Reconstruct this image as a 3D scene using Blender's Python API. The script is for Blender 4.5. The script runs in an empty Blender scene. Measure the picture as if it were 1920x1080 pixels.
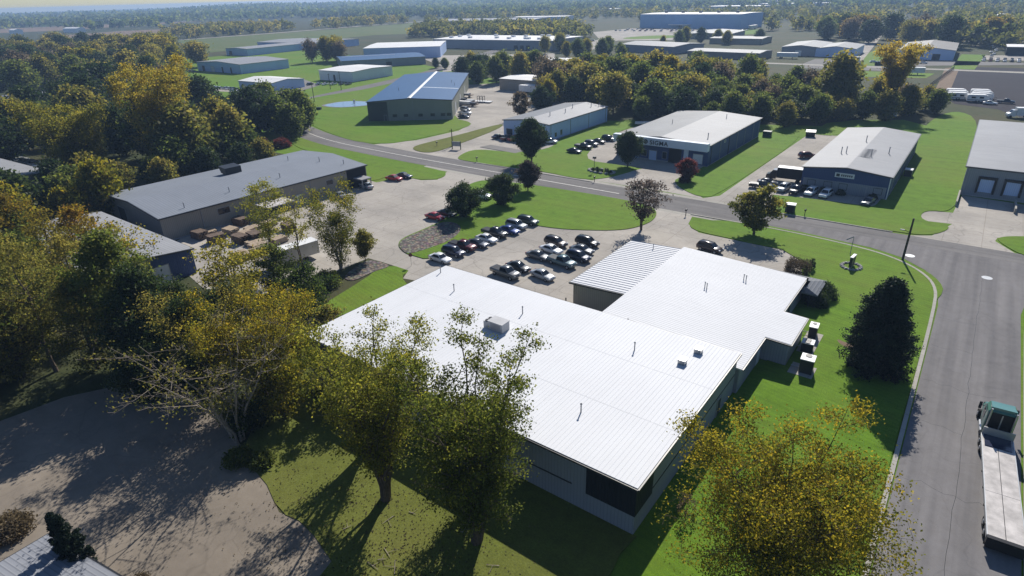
import bpy, math, random
import numpy as np
from mathutils import Vector, Matrix
R = math.radians
S = bpy.context.scene
COL = S.collection

# ---------------------------------------------------------------- camera, sky, sun, exposure
cam = bpy.data.cameras.new("camera"); camo = bpy.data.objects.new("camera", cam); COL.objects.link(camo)
_yaw, _pit, _rol = 0.652752298, 0.449130703, -0.0282778694
fw = Vector((-math.sin(_yaw)*math.cos(_pit), math.cos(_yaw)*math.cos(_pit), -math.sin(_pit)))
rt = Vector((math.cos(_yaw), math.sin(_yaw), 0)); up = rt.cross(fw)
r2 = math.cos(_rol)*rt + math.sin(_rol)*up; u2 = -math.sin(_rol)*rt + math.cos(_rol)*up
mw = Matrix((r2, u2, -fw)).transposed().to_4x4(); mw.translation = (0, 0, 43)
camo.matrix_world = mw
cam.sensor_width = 36; cam.lens = 36*1140.88/1920
cam.clip_start = 0.5; cam.clip_end = 20000
S.camera = camo

SUN_EL, SUN_AZ = R(37), R(-17.0)        # azimuth measured from +Y towards +X
W = bpy.data.worlds.new("World"); S.world = W; W.use_nodes = True
nt = W.node_tree; bg = nt.nodes["Background"]
sky = nt.nodes.new("ShaderNodeTexSky"); sky.sky_type = 'NISHITA'; sky.sun_disc = False
sky.sun_elevation = SUN_EL; sky.sun_rotation = SUN_AZ; sky.air_density = 1.0; sky.dust_density = .25; sky.ozone_density = 2.5
tn = nt.nodes.new("ShaderNodeMix"); tn.data_type = 'RGBA'; tn.blend_type = 'MULTIPLY'; tn.inputs[0].default_value = 1
nt.links.new(sky.outputs[0], tn.inputs[6]); tn.inputs[7].default_value = (.88, .97, 1.10, 1)
nt.links.new(tn.outputs[2], bg.inputs[0]); bg.inputs[1].default_value = 0.068
sl = bpy.data.lights.new("sun", 'SUN'); sl.energy = 5.0; sl.angle = R(0.5); sl.color = (1.0, 0.95, 0.87)
so = bpy.data.objects.new("sun", sl); COL.objects.link(so)
sd = Vector((math.sin(SUN_AZ)*math.cos(SUN_EL), math.cos(SUN_AZ)*math.cos(SUN_EL), math.sin(SUN_EL)))
so.rotation_euler = sd.to_track_quat('Z', 'Y').to_euler(); so.location = (0, 60, 120)
S.view_settings.view_transform = 'Standard'; S.view_settings.look = 'None'
S.view_settings.exposure = 0.35; S.view_settings.gamma = 1.0
S.cycles.max_bounces = 6; S.cycles.diffuse_bounces = 2; S.cycles.glossy_bounces = 2
S.cycles.transmission_bounces = 3; S.cycles.transparent_max_bounces = 4; S.cycles.volume_bounces = 0

# ---------------------------------------------------------------- ground outlines, metres (x along the main road, y along the side street)
P={
 'C1':[(-112.5,119.5),(-85.1,121.3),(-59.0,121.9),(-43.6,121.1),(-42.2,114.9),(-38.6,111.3),(-29.2,111.0),(-19.8,110.9),(-16.8,100.6),(-21.0,80.3),(-38.7,68.3),(-66.5,67.7),(-67.3,64.6),(-71.9,63.6),(-73.5,66.5),(-80.4,66.5),(-83.8,66.3),(-83.9,60.2),(-83.7,51.2),(-89.1,42.9),(-97.4,42.1),(-121.1,46.3),(-131.9,65.9),(-133.6,87.0),(-126.8,102.7),(-121.3,101.9),(-117.5,109.6),(-112.6,109.6),(-109.3,112.2)],
 'C2':[(-156.6,132.3),(-135.1,130.4),(-115.2,130.1),(-113.1,134.3),(-99.7,142.3),(-106.9,169.2),(-141.5,202.2),(-143.7,238.1),(-172.7,270.4),(-210.1,275.2),(-227.2,255.3),(-217.3,238.2),(-165.3,180.1),(-151.1,175.6),(-146.8,163.4),(-148.8,144.2)],
 'C3':[(-89.5,149.8),(-97.4,184.2),(-95.8,202.9),(-55.3,161.9),(-54.9,149.6),(-56.4,142.9),(-45.6,132.6),(-54.9,133.2),(-74.9,132.7),(-69.1,149.7)],
 'C4':[(-46.7,132.0),(-43.5,136.8),(-42.7,216.3),(-34.5,217.2),(-30.2,159.0),(-11.5,155.4),(-13.1,145.4),(-16.0,145.3),(-33.5,144.0),(-30.2,131.7),(-35.7,131.6)],
 'C5':[(-5.6,130.9),(-1.7,133.1),(0.9,142.5),(-4.6,141.6),(-4.6,149.1),(0.5,150.3),(1.2,165.2),(18.3,163.2),(17.5,142.9),(8.2,138.2),(7.9,136.0),(11.0,130.7),(6.9,128.4)],
 'YARD':[(-79.9,-0.4),(-82.4,9.4),(-81.5,15.7),(-75.2,26.4),(-54.8,23.3),(-52.9,21.6),(-49.0,22.0),(-43.5,20.1),(-40.2,20.7),(-33.2,19.0),(-28.0,15.8),(-45.1,-1.2),(-60.0,-7.1)],
 'I1':[(-77.4,71.7),(-79.5,71.6),(-83.5,73.4),(-85.9,76.6),(-85.8,83.9),(-86.2,89.9),(-91.3,98.3),(-97.6,107.7),(-99.6,114.7),(-97.9,119.2),(-82.1,121.6),(-58.0,122.5),(-52.5,120.6),(-49.9,117.1),(-48.9,112.1),(-50.1,106.8),(-53.0,103.1),(-61.4,98.5),(-68.2,97.1),(-70.6,97.5),(-74.0,81.9),(-73.4,71.7)],
 'ROCK':[(-78.5,71.9),(-80.1,71.8),(-83.4,73.5),(-85.5,76.5),(-85.4,83.4),(-85.7,89.4),(-79.9,88.8),(-76.7,81.9),(-77.6,75.3)],
 'ROCK2':[(-83.5,66.0),(-80.0,66.2),(-77.2,66.0),(-78.2,62.6),(-77.9,57.6),(-81.2,58.0)],
 'G1':[(-77.7,66.5),(-73.4,66.3),(-72.5,63.7),(-68.1,61.6),(-66.2,45.9),(-74.2,44.3),(-77.3,60.5),(-78.2,62.6)],
 'I3':[(-246.8,160.3),(-228.8,152.3),(-172.8,132.3),(-153.6,133.1),(-149.4,144.8),(-148.1,164.9),(-149.1,173.2),(-154.6,178.5),(-164.9,180.4),(-248.2,270.0),(-262.5,229.2),(-263.8,193.0),(-259.7,173.2)],
 'I4':[(-140.3,133.9),(-134.7,132.3),(-131.1,134.4),(-132.0,144.8),(-134.1,161.3),(-137.2,176.5),(-141.5,182.1),(-141.8,155.0),(-142.8,143.0),(-142.8,137.6)],
 'I5':[(-120.7,132.7),(-123.3,140.6),(-121.4,145.0),(-109.3,146.4),(-103.4,155.5),(-106.8,167.5),(-109.1,169.8),(-107.9,200.7),(-101.7,214.9),(-96.5,196.0),(-96.8,182.6),(-89.2,149.3),(-74.5,149.7),(-69.6,149.4),(-70.9,142.3),(-72.5,136.5),(-75.7,132.8),(-80.0,131.9),(-89.9,133.2),(-100.6,132.0),(-117.4,131.0)],
 'I6':[(-56.8,142.1),(-53.2,137.3),(-46.5,133.0),(-43.8,136.6),(-42.8,216.2),(-51.2,218.3),(-55.4,205.2),(-56.1,163.5),(-56.1,152.5),(-57.5,144.5)],
 'I7':[(-33.0,139.6),(-33.6,144.4),(-16.0,145.7),(-13.2,145.8),(-13.0,153.5),(-11.6,154.8),(-11.8,210.7),(-14.2,253.6),(-7.9,286.9),(1.1,266.4),(0.9,171.8),(0.5,150.3),(-4.6,149.1),(-4.6,141.6),(0.6,140.8),(0.3,137.5),(-1.7,133.4),(-5.1,131.6),(-27.6,131.3),(-30.3,132.0)],
 'I7B':[(-42.7,216.3),(-41.5,244.2),(-13.9,259.3),(-11.7,213.2),(-33.5,237.5),(-34.1,216.5)],
 'I8':[(7.9,136.7),(9.0,139.3),(12.1,141.4),(17.6,143.9),(16.8,122.9),(12.1,130.9),(11.0,131.3)],
 'I9':[(-200.0,130.2),(-191.4,125.7),(-179.5,122.7),(-156.1,118.8),(-133.9,120.4),(-116.4,119.8),(-111.4,118.3),(-109.1,114.1),(-110.8,110.7),(-117.1,109.2),(-123.6,109.6),(-122.1,102.6),(-126.4,102.3),(-148.9,113.0),(-178.3,116.1)],
 'I2T':[(-41.5,113.5),(-41.6,116.0),(-38.8,119.7),(-35.0,121.0),(-25.8,122.4),(-11.7,120.5),(-6.1,119.0),(-0.5,113.7),(1.4,110.3),(2.2,106.8)],
 'I2B':[(-19.8,110.9),(-32.3,111.3),(-38.7,111.6)],
 'G11':[(-52.9,21.6),(-49.0,22.0),(-43.5,20.1),(-40.2,20.7),(-33.2,19.0),(-26.7,16.8),(-6.1,26.9),(-15.2,36.5),(-57.7,35.6),(-53.7,28.2),(-52.7,23.6)],
 'ASPH':[(-15.3,441.4),(28.9,445.9),(22.5,276.0),(12.6,277.2),(4.8,293.7),(-8.8,300.2),(-12.4,313.4)],
 'DIRT':[(-21.6,430.1),(-15.3,441.4),(-12.3,311.9),(-16.7,289.1)],
 'GRAV':[(-123.6,147.1),(-122.5,151.2),(-108.3,150.2),(-108.9,145.9)],
 'F1':[(-1603.1,441.9),(-1557.8,539.3),(-1714.2,922.4),(-1949.7,1084.6),(-2022.2,881.9),(-1952.6,541.3)],
 'F2':[(-1288.0,443.6),(-1333.9,558.3),(-1306.2,614.7),(-984.5,460.4),(-1154.3,396.2)],
 'RUN':[(-876.3,433.0),(-874.2,581.6),(-913.3,805.9),(-914.7,944.9)],
 'AIR':[(-867.9,425.2),(-859.6,571.7),(-894.8,924.2),(-613.2,631.6),(-657.7,578.4),(-639.9,450.9),(-612.8,350.2),(-609.1,320.7)],
 'LOT9':[(-326.1,649.3),(-301.5,691.4),(-218.5,707.3),(-213.0,657.1),(-248.2,595.1),(-299.6,574.5)],
 'LOT3':[(-345.4,239.3),(-299.9,220.6),(-284.0,188.8),(-305.4,184.2),(-309.3,193.1)],
 'LOT7':[(-379.1,376.1),(-283.1,435.0),(-238.6,366.6),(-278.9,298.9),(-301.0,323.0)],
 'LOTR':[(-60.1,455.4),(-39.3,474.0),(13.4,474.5),(13.3,462.1),(-55.9,427.7)],
 'LOTR2':[(-8.2,515.3),(13.6,523.2),(13.4,487.5),(-4.6,487.3)],
 'FARW':[(-144.4,222.0),(-99.1,201.1),(-54.5,212.5),(-38.2,227.6),(-25.4,236.8),(-9.2,270.0)],
}

# ---------------------------------------------------------------- helpers
def link(o, parent=None):
    COL.objects.link(o)
    if parent is not None: o.parent = parent
    return o
def tag(o, label=None, cat=None, group=None, kind=None):
    if label: o['label'] = label
    if cat: o['category'] = cat
    if group: o['group'] = group
    if kind: o['kind'] = kind
    return o
def empty(name, loc, rz=0, label=None, cat=None, group=None):
    o = bpy.data.objects.new(name, None); o.empty_display_size = 0.5
    o.location = loc; o.rotation_euler = (0, 0, rz)
    return tag(link(o), label, cat, group)
class MB:
    def __init__(s): s.v = []; s.f = []
    def add(s, vs, fs):
        n = len(s.v); s.v += [tuple(p) for p in vs]; s.f += [tuple(i+n for i in f) for f in fs]; return s
    def box(s, x0, x1, y0, y1, z0, z1):
        return s.add([(x0,y0,z0),(x1,y0,z0),(x1,y1,z0),(x0,y1,z0),(x0,y0,z1),(x1,y0,z1),(x1,y1,z1),(x0,y1,z1)],
                     [(3,2,1,0),(4,5,6,7),(0,1,5,4),(1,2,6,5),(2,3,7,6),(3,0,4,7)])
    def prism(s, poly, z0, z1):
        n = len(poly); a = sum(poly[i][0]*poly[(i+1)%n][1]-poly[(i+1)%n][0]*poly[i][1] for i in range(n))
        if a < 0: poly = poly[::-1]
        return s.add([(x,y,z0) for x,y in poly]+[(x,y,z1) for x,y in poly],
                     [tuple(range(n-1,-1,-1)), tuple(range(n,2*n))]+[(i,(i+1)%n,n+(i+1)%n,n+i) for i in range(n)])
    def sheet(s, poly, z):
        n = len(poly); a = sum(poly[i][0]*poly[(i+1)%n][1]-poly[(i+1)%n][0]*poly[i][1] for i in range(n))
        if a < 0: poly = poly[::-1]
        return s.add([(x,y,z) for x,y in poly], [tuple(range(n))])
    def tube(s, p, q, r0, r1, n=6, cap=True):
        p = Vector(p); q = Vector(q); d = (q-p)
        if d.length < 1e-6: return s
        d.normalize(); a = d.orthogonal().normalized(); b = d.cross(a)
        vs = []
        for c, r in ((p, r0), (q, r1)):
            for i in range(n):
                t = 2*math.pi*i/n; vs.append(c + a*(r*math.cos(t)) + b*(r*math.sin(t)))
        fs = [(i, (i+1) % n, n+(i+1) % n, n+i) for i in range(n)]
        if cap: fs += [tuple(range(n-1, -1, -1)), tuple(range(n, 2*n))]
        return s.add(vs, fs)
    def build(s, name, mat, parent=None, smooth=False):
        me = bpy.data.meshes.new(name); me.from_pydata(s.v, [], s.f); me.update()
        mats = mat if isinstance(mat, (list, tuple)) else [mat]
        for m in mats: me.materials.append(m)
        if smooth: me.shade_smooth()
        return link(bpy.data.objects.new(name, me), parent)
def chaikin(p, n=2, closed=True):
    for _ in range(n):
        q = []
        m = len(p) if closed else len(p)-1
        if not closed: q.append(p[0])
        for i in range(m):
            a = p[i]; b = p[(i+1) % len(p)]
            q.append((a[0]*.75+b[0]*.25, a[1]*.75+b[1]*.25)); q.append((a[0]*.25+b[0]*.75, a[1]*.25+b[1]*.75))
        if not closed: q.append(p[-1])
        p = q
    return p
def offset(p, d):
    out = []
    for i in range(len(p)):
        a = Vector(p[max(i-1,0)]); b = Vector(p[min(i+1,len(p)-1)]); t = (b-a).normalized()
        out.append((p[i][0]-t.y*d, p[i][1]+t.x*d))
    return out
def ribbon(p, w): return offset(p, w/2) + offset(p, -w/2)[::-1]
def copy_tree(o, parent=None):
    c = o.copy(); COL.objects.link(c); c.parent = parent
    for ch in list(o.children): copy_tree(ch, c)
    return c
def setmat(o, m):
    o.material_slots[0].link = 'OBJECT'; o.material_slots[0].material = m

# ---------------------------------------------------------------- materials
class NT:
    def __init__(s, name):
        s.m = bpy.data.materials.new(name); s.m.use_nodes = True; s.t = s.m.node_tree
        s.b = s.t.nodes["Principled BSDF"]; s.b.inputs['Specular IOR Level'].default_value = .25
    def n(s, t, **k):
        o = s.t.nodes.new("ShaderNode"+t)
        for a, v in k.items(): setattr(o, a, v)
        return o
    def l(s, a, b): s.t.links.new(a, b)
    def coord(s, kind='Object', scale=(1,1,1), rot=(0,0,0)):
        c = s.n('TexCoord'); m = s.n('Mapping'); s.l(c.outputs[kind], m.inputs[0]); m.inputs['Scale'].default_value = scale
        m.inputs['Rotation'].default_value = rot
        return m.outputs[0]
    def noise(s, v, scale, detail=4, rough=.6, dist=0):
        o = s.n('TexNoise'); s.l(v, o.inputs['Vector']); o.inputs['Scale'].default_value = scale
        o.inputs['Detail'].default_value = detail; o.inputs['Roughness'].default_value = rough; o.inputs['Distortion'].default_value = dist
        return o.outputs[0]
    def ramp(s, f, stops, interp='LINEAR'):
        o = s.n('ValToRGB'); s.l(f, o.inputs[0]); e = o.color_ramp; e.interpolation = interp
        while len(e.elements) < len(stops): e.elements.new(.5)
        for el, (p, c) in zip(e.elements, stops): el.position = p; el.color = (c[0], c[1], c[2], 1)
        return o.outputs[0]
    def mix(s, f, a, b, mode='MIX'):
        o = s.n('Mix', data_type='RGBA', blend_type=mode)
        for sock, v in ((o.inputs[0], f), (o.inputs[6], a), (o.inputs[7], b)):
            if hasattr(v, 'links'): s.l(v, sock)
            elif isinstance(v, (int, float)): sock.default_value = v
            else: sock.default_value = (*v, 1)
        return o.outputs[2]
    def bump(s, h, strength=.3, dist=.1):
        o = s.n('Bump'); o.inputs['Strength'].default_value = strength; o.inputs['Distance'].default_value = dist
        s.l(h, o.inputs['Height']); s.l(o.outputs[0], s.b.inputs['Normal'])
    def col(s, c):
        if hasattr(c, 'links'): s.l(c, s.b.inputs['Base Color'])
        else: s.b.inputs['Base Color'].default_value = (*c, 1)
    def set(s, **k):
        for a, v in k.items(): s.b.inputs[a.replace('_', ' ')].default_value = v
        return s
def sc(c, k): return tuple(x*k for x in c)
def paint(name, c, rough=.5, metal=0, var=.12, scale=.6, coat=0):
    t = NT(name); v = t.coord()
    f = t.noise(v, scale, 5)
    t.col(t.ramp(f, [(.3, sc(c, 1-var)), (.7, sc(c, 1+var))])); t.set(Roughness=rough, Metallic=metal)
    if coat: t.set(Coat_Weight=coat, Coat_Roughness=.08)
    return t.m
def metal_sheet(name, c, axis, pitch=.3, rough=.4, var=.06, bump=.5, streak=.1, line=.35):
    """ribbed sheet metal; axis: object axis across which the ribs repeat"""
    t = NT(name); v = t.coord()
    sx = t.n('SeparateXYZ'); t.l(v, sx.inputs[0])
    def tri(o, p):
        m = t.n('Math', operation='MULTIPLY'); t.l(o, m.inputs[0]); m.inputs[1].default_value = 2*math.pi/p
        q = t.n('Math', operation='SINE'); t.l(m.outputs[0], q.inputs[0])
        z = t.n('Math', operation='MULTIPLY_ADD'); t.l(q.outputs[0], z.inputs[0]); z.inputs[1].default_value = .5; z.inputs[2].default_value = .5
        w = t.n('Math', operation='POWER'); t.l(z.outputs[0], w.inputs[0]); w.inputs[1].default_value = 5
        return w.outputs[0]
    if axis == 'XY':
        a = t.n('Math', operation='ADD'); t.l(sx.outputs[0], a.inputs[0]); t.l(sx.outputs[1], a.inputs[1]); h = tri(a.outputs[0], pitch)
    else: h = tri(sx.outputs['XYZ'.index(axis)], pitch)
    st = t.noise(t.coord(scale=((.08,1.6,1) if axis == 'Y' else (1.6,.08,1) if axis == 'X' else (1.2,1.2,.1))), 1.2, 5)
    bl = t.noise(v, .12, 3)
    c1 = t.ramp(bl, [(.3, sc(c, 1-var)), (.7, sc(c, 1+var))])
    c1 = t.mix(t.ramp(h, [(.35,(0,0,0)),(.9,(line,)*3)]), c1, sc(c, .45))
    c2 = t.mix(t.ramp(st, [(.45, (0,0,0)), (.75, (streak,)*3)]), c1, sc(c, .55))
    t.col(c2); t.set(Roughness=rough); t.b.inputs['Specular IOR Level'].default_value = .12; t.bump(h, bump, .05)
    return t.m
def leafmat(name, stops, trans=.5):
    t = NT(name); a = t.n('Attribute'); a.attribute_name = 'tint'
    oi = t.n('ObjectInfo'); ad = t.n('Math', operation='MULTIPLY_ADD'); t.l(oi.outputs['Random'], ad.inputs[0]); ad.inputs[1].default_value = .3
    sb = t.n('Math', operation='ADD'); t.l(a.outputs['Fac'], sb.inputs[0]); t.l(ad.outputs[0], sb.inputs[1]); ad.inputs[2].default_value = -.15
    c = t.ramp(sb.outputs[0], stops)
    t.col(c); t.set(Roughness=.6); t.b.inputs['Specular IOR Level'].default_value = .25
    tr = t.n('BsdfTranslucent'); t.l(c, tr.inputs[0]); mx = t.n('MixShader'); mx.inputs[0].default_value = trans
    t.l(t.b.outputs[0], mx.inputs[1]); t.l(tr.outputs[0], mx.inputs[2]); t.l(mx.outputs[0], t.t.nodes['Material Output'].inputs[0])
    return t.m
def grass(name, c, dry, amount=.35, stripes=0):
    t = NT(name); v = t.coord()
    big = t.noise(v, .035, 5, .6); mid = t.noise(v, .5, 5, .7, .4); fine = t.noise(v, 7, 4, .8)
    a = t.ramp(mid, [(.25, sc(c, .7)), (.5, c), (.8, sc(c, 1.25))])
    b = t.mix(t.ramp(big, [(.42, (0,0,0)), (.75, (amount,)*3)]), a, dry)
    if stripes:
        st = t.noise(t.coord(scale=(.05,1,1), rot=(0,0,.25)), .55, 3)
        b = t.mix(t.ramp(st, [(.4, (0,0,0)), (.7, (stripes,)*3)]), b, sc(c, 1.5))
    if stripes:
        wv = t.n('TexWave', wave_type='BANDS', bands_direction='Y'); t.l(t.coord(rot=(0,0,.22)), wv.inputs['Vector']); wv.inputs['Scale'].default_value = .42; wv.inputs['Distortion'].default_value = 2.2; wv.inputs['Detail'].default_value = 3; wv.inputs['Detail Scale'].default_value = .6
        b = t.mix(1.0, b, t.ramp(wv.outputs['Fac'], [(.25, (.95,.96,.95)), (.75, (1.05,1.04,1.04))]), 'MULTIPLY')
    d = t.mix(1.0, b, t.ramp(fine, [(.3, (.62,.64,.6)), (.7, (1.2,1.2,1.15))]), 'MULTIPLY')
    t.col(d); t.set(Roughness=.9); t.b.inputs['Specular IOR Level'].default_value = .1; t.bump(fine, .6, .08)
    return t.m
def concrete(name, c, joint=6.0, crack=.5, stain=.35, rot=0):
    t = NT(name); v = t.coord(rot=(0,0,rot))
    n1 = t.noise(v, .06, 6, .65); n2 = t.noise(v, .9, 6, .7); n3 = t.noise(v, 9, 3, .7)
    a = t.ramp(n1, [(.25, sc(c, .82)), (.55, c), (.85, sc(c, 1.12))])
    a = t.mix(1.0, a, t.ramp(n2, [(.2, (.86,.85,.83)), (.6, (1,1,1)), (.9, (1.06,1.06,1.06))]), 'MULTIPLY')
    a = t.mix(1.0, a, t.ramp(n3, [(.2, (.9,)*3), (.8, (1.06,)*3)]), 'MULTIPLY')
    if joint:
        br = t.n('TexBrick'); t.l(v, br.inputs['Vector']); br.offset = 0; br.inputs['Scale'].default_value = 1
        br.inputs['Brick Width'].default_value = joint; br.inputs['Row Height'].default_value = joint
        br.inputs['Mortar Size'].default_value = .05; br.inputs['Color1'].default_value = (1,1,1,1); br.inputs['Color2'].default_value = (.95,.95,.94,1); br.inputs['Mortar'].default_value = (.72,.7,.68,1)
        a = t.mix(1.0, a, br.outputs[0], 'MULTIPLY')
    if crack:
        vo = t.n('TexVoronoi', feature='DISTANCE_TO_EDGE'); wv = t.n('VectorMath', operation='ADD'); t.l(v, wv.inputs[0])
        nz = t.n('TexNoise'); t.l(v, nz.inputs['Vector']); nz.inputs['Scale'].default_value = .25
        s2 = t.n('VectorMath', operation='SCALE'); t.l(nz.outputs['Color'], s2.inputs[0]); s2.inputs['Scale'].default_value = 5
        t.l(s2.outputs[0], wv.inputs[1]); t.l(wv.outputs[0], vo.inputs['Vector']); vo.inputs['Scale'].default_value = .09
        a = t.mix(t.ramp(vo.outputs['Distance'], [(0, (crack,)*3), (.006, (crack*.5,)*3), (.012, (0,0,0))]), a, sc(c, .5))
    if stain:
        s = t.noise(v, .22, 6, .75, 1.0)
        a = t.mix(t.ramp(s, [(.58, (0,0,0)), (.75, (stain,)*3)]), a, sc(c, .62))
    t.col(a); t.set(Roughness=.95); t.b.inputs['Specular IOR Level'].default_value = .08; t.bump(n3, .25, .02)
    return t.m

M = {}
M['lawn'] = grass('lawn_grass', (.100,.188,.014), (.175,.185,.038), .65, .4)
M['lawn_dry'] = grass('worn_lawn_grass', (.115,.138,.026), (.185,.160,.055), .55)
M['rough'] = grass('rough_ground', (.050,.062,.026), (.10,.075,.04), .7)
M['airfield'] = grass('airfield_grass', (.10,.135,.045), (.17,.15,.07), .6)
M['brown_field'] = grass('bare_field', (.20,.14,.10), (.24,.18,.14), .5)
M['concrete'] = concrete('pale_concrete', (.42,.39,.35))
M['yard'] = concrete('old_yard_concrete', (.25,.215,.175), 0, .3, .6)
M['asphalt'] = concrete('worn_asphalt', (.195,.187,.183), 0, .3, .4)
M['street'] = concrete('side_street_asphalt', (.20,.192,.192), 0, .2, .35, .5)
def street_wear(m, axis_scale):
    nt_ = m.node_tree; bs = nt_.nodes['Principled BSDF']; src = bs.inputs['Base Color'].links[0].from_socket
    tc = nt_.nodes.new('ShaderNodeTexCoord'); mp = nt_.nodes.new('ShaderNodeMapping'); mp.inputs['Scale'].default_value = axis_scale
    nz = nt_.nodes.new('ShaderNodeTexNoise'); nz.inputs['Scale'].default_value = 1.0; nz.inputs['Detail'].default_value = 5
    rp = nt_.nodes.new('ShaderNodeValToRGB'); rp.color_ramp.elements[0].position = .3; rp.color_ramp.elements[0].color = (.80,.80,.81,1); rp.color_ramp.elements[1].position = .72; rp.color_ramp.elements[1].color = (1.14,1.13,1.12,1)
    mx = nt_.nodes.new('ShaderNodeMix'); mx.data_type = 'RGBA'; mx.blend_type = 'MULTIPLY'; mx.inputs[0].default_value = 1
    nt_.links.new(tc.outputs['Object'], mp.inputs[0]); nt_.links.new(mp.outputs[0], nz.inputs['Vector']); nt_.links.new(nz.outputs[0], rp.inputs[0])
    nt_.links.new(src, mx.inputs[6]); nt_.links.new(rp.outputs[0], mx.inputs[7]); nt_.links.new(mx.outputs[2], bs.inputs['Base Color'])
street_wear(M['street'], (.9,.03,1)); street_wear(M['asphalt'], (.03,.8,1)); street_wear(M['yard'], (.12,.2,1)); street_wear(M['concrete'], (.07,.11,1))
M['dark_asphalt'] = concrete('dark_asphalt', (.045,.042,.05), 0, .5, .5)
M['kerb'] = concrete('kerb_concrete', (.40,.38,.34), 3, 0, .4)
M['line'] = paint('road_paint', (.62,.60,.55), .7, 0, .25, .8)
M['gravel'] = concrete('grey_gravel', (.22,.21,.2), 0, 0, .5)
t = NT('rock_bed'); v = t.coord(); vo = t.n('TexVoronoi'); t.l(v, vo.inputs['Vector']); vo.inputs['Scale'].default_value = 1.7
t.col(t.mix(.35, t.ramp(vo.outputs['Distance'], [(.1, (.30,.26,.22)), (.6, (.10,.085,.075))]), vo.outputs['Color'], 'MULTIPLY')); t.set(Roughness=.9); t.bump(vo.outputs['Distance'], .8, .2); M['rock'] = t.m
M['white_roof_y'] = metal_sheet('white_roof_seams_along', (.63,.637,.655), 'X', .45, .6, .03, .04, .12, 0)
M['white_roof_x'] = metal_sheet('white_roof_seams_across', (.62,.627,.645), 'Y', .45, .6, .03, .04, .12, 0)
M['grey_roof'] = metal_sheet('light_grey_roof', (.29,.295,.31), 'Y', .6, .6, .06, .3, .3)
M['plant2_roof'] = metal_sheet('blue_grey_roof', (.215,.235,.27), 'Y', .6, .6, .05, .3, .15)
M['blue_roof'] = metal_sheet('blue_roof', (.045,.115,.24), 'Y', .6, .6, .05, .3, .1)
M['grey_roof_dark'] = metal_sheet('darker_grey_roof', (.19,.20,.215), 'Y', .6, .6, .1, .3, .3)
M['tan_roof'] = metal_sheet('tan_grey_roof', (.20,.19,.18), 'Y', .6, .6, .08, .3, .2)
M['white_far_roof'] = metal_sheet('white_flat_roof', (.72,.71,.70), 'Y', .8, .6, .05, .2, .15)
M['mansard'] = metal_sheet('dark_grey_mansard', (.16,.165,.175), 'X', .5, .4, .06, .4, .15)
M['house_roof'] = metal_sheet('house_roof_white', (.22,.23,.255), 'Y', .4, .6, .12, .3, .12)
for n, c in dict(wall_grey=(.36,.37,.37), wall_tan=(.30,.27,.23), wall_blue=(.055,.085,.19), wall_ltblue=(.45,.56,.80), wall_white=(.70,.72,.78), wall_green=(.24,.25,.21), wall_dkgreen=(.06,.07,.062), wall_bigblue=(.26,.42,.66), wall_purple=(.24,.24,.33), wall_brown=(.24,.21,.18), wall_slate=(.25,.265,.30), band_light=(.62,.68,.76), wall_dark=(.02,.023,.028)).items():
    M[n] = metal_sheet(n, c, 'XY', .35, .5, .05, .35, .12)
M['trim_dark'] = paint('dark_trim', (.03,.032,.036), .4)
M['trim_white'] = paint('white_trim', (.7,.7,.7), .45)
M['unit_grey'] = paint('unit_grey_paint', (.42,.42,.43), .5)
M['trim_grey'] = paint('grey_trim', (.3,.3,.31), .45)
M['door_white'] = paint('white_door_paint', (.62,.64,.66), .4)
M['door_dark'] = paint('dark_door_paint', (.035,.04,.05), .4)
t = NT('window_glass'); t.col((.015,.02,.028)); t.set(Roughness=.06); t.b.inputs['Specular IOR Level'].default_value = .5; M['glass'] = t.m
t = NT('skylight_glass'); t.col((.75,.78,.8)); t.set(Roughness=.3); M['skylight'] = t.m
M['tyre'] = paint('tyre_rubber', (.012,.012,.012), .8)
M['rim'] = paint('alloy_rim', (.45,.45,.46), .3, .7)
M['lamp'] = paint('headlight_lens', (.75,.76,.78), .08, 0, .03)
M['tail'] = paint('tail_light_lens', (.28,.01,.01), .15)
M['black'] = paint('black_paint', (.012,.012,.014), .4)
M['steel'] = paint('galvanised_steel', (.4,.41,.42), .4, .6)
M['bark'] = paint('bark', (.085,.065,.05), .9, 0, .4, 3)
M['bark_pale'] = paint('pale_bark', (.26,.22,.18), .9, 0, .3, 3)
M['wood'] = paint('raw_timber', (.36,.28,.2), .8, 0, .3, 1.5)
M['wood_dark'] = paint('weathered_timber', (.14,.10,.075), .85, 0, .35, 1.5)
M['deck'] = paint('bleached_deck', (.47,.44,.42), .7, 0, .28, .9)
M['pole'] = paint('utility_pole_wood', (.05,.045,.03), .85)
M['green_box'] = paint('green_cabinet', (.02,.05,.03), .5)
M['stone'] = paint('grey_stone', (.32,.31,.3), .85, 0, .3, 4)
M['mulch'] = paint('brown_mulch', (.09,.06,.045), .95, 0, .3, 4)
t = NT('pond_water'); t.col((.22,.30,.42)); t.set(Roughness=.12); v = t.coord(); t.bump(t.noise(v, 2.5, 3), .35, .05); M['water'] = t.m  # sky's reflection on the water is put into the pale base colour
CARC = dict(white=(.72,.73,.74), silver=(.34,.36,.38), grey=(.12,.125,.13), black=(.010,.011,.013), navy=(.012,.018,.05), blue=(.03,.06,.22), red=(.36,.012,.012), maroon=(.10,.008,.01), brown=(.045,.032,.03), teal=(.10,.16,.18), green=(.03,.05,.045), slate=(.07,.08,.1))
for k, c in CARC.items(): M['car_'+k] = paint('car_paint_'+k, c, .3, .15, .02, .5, .8)
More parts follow.
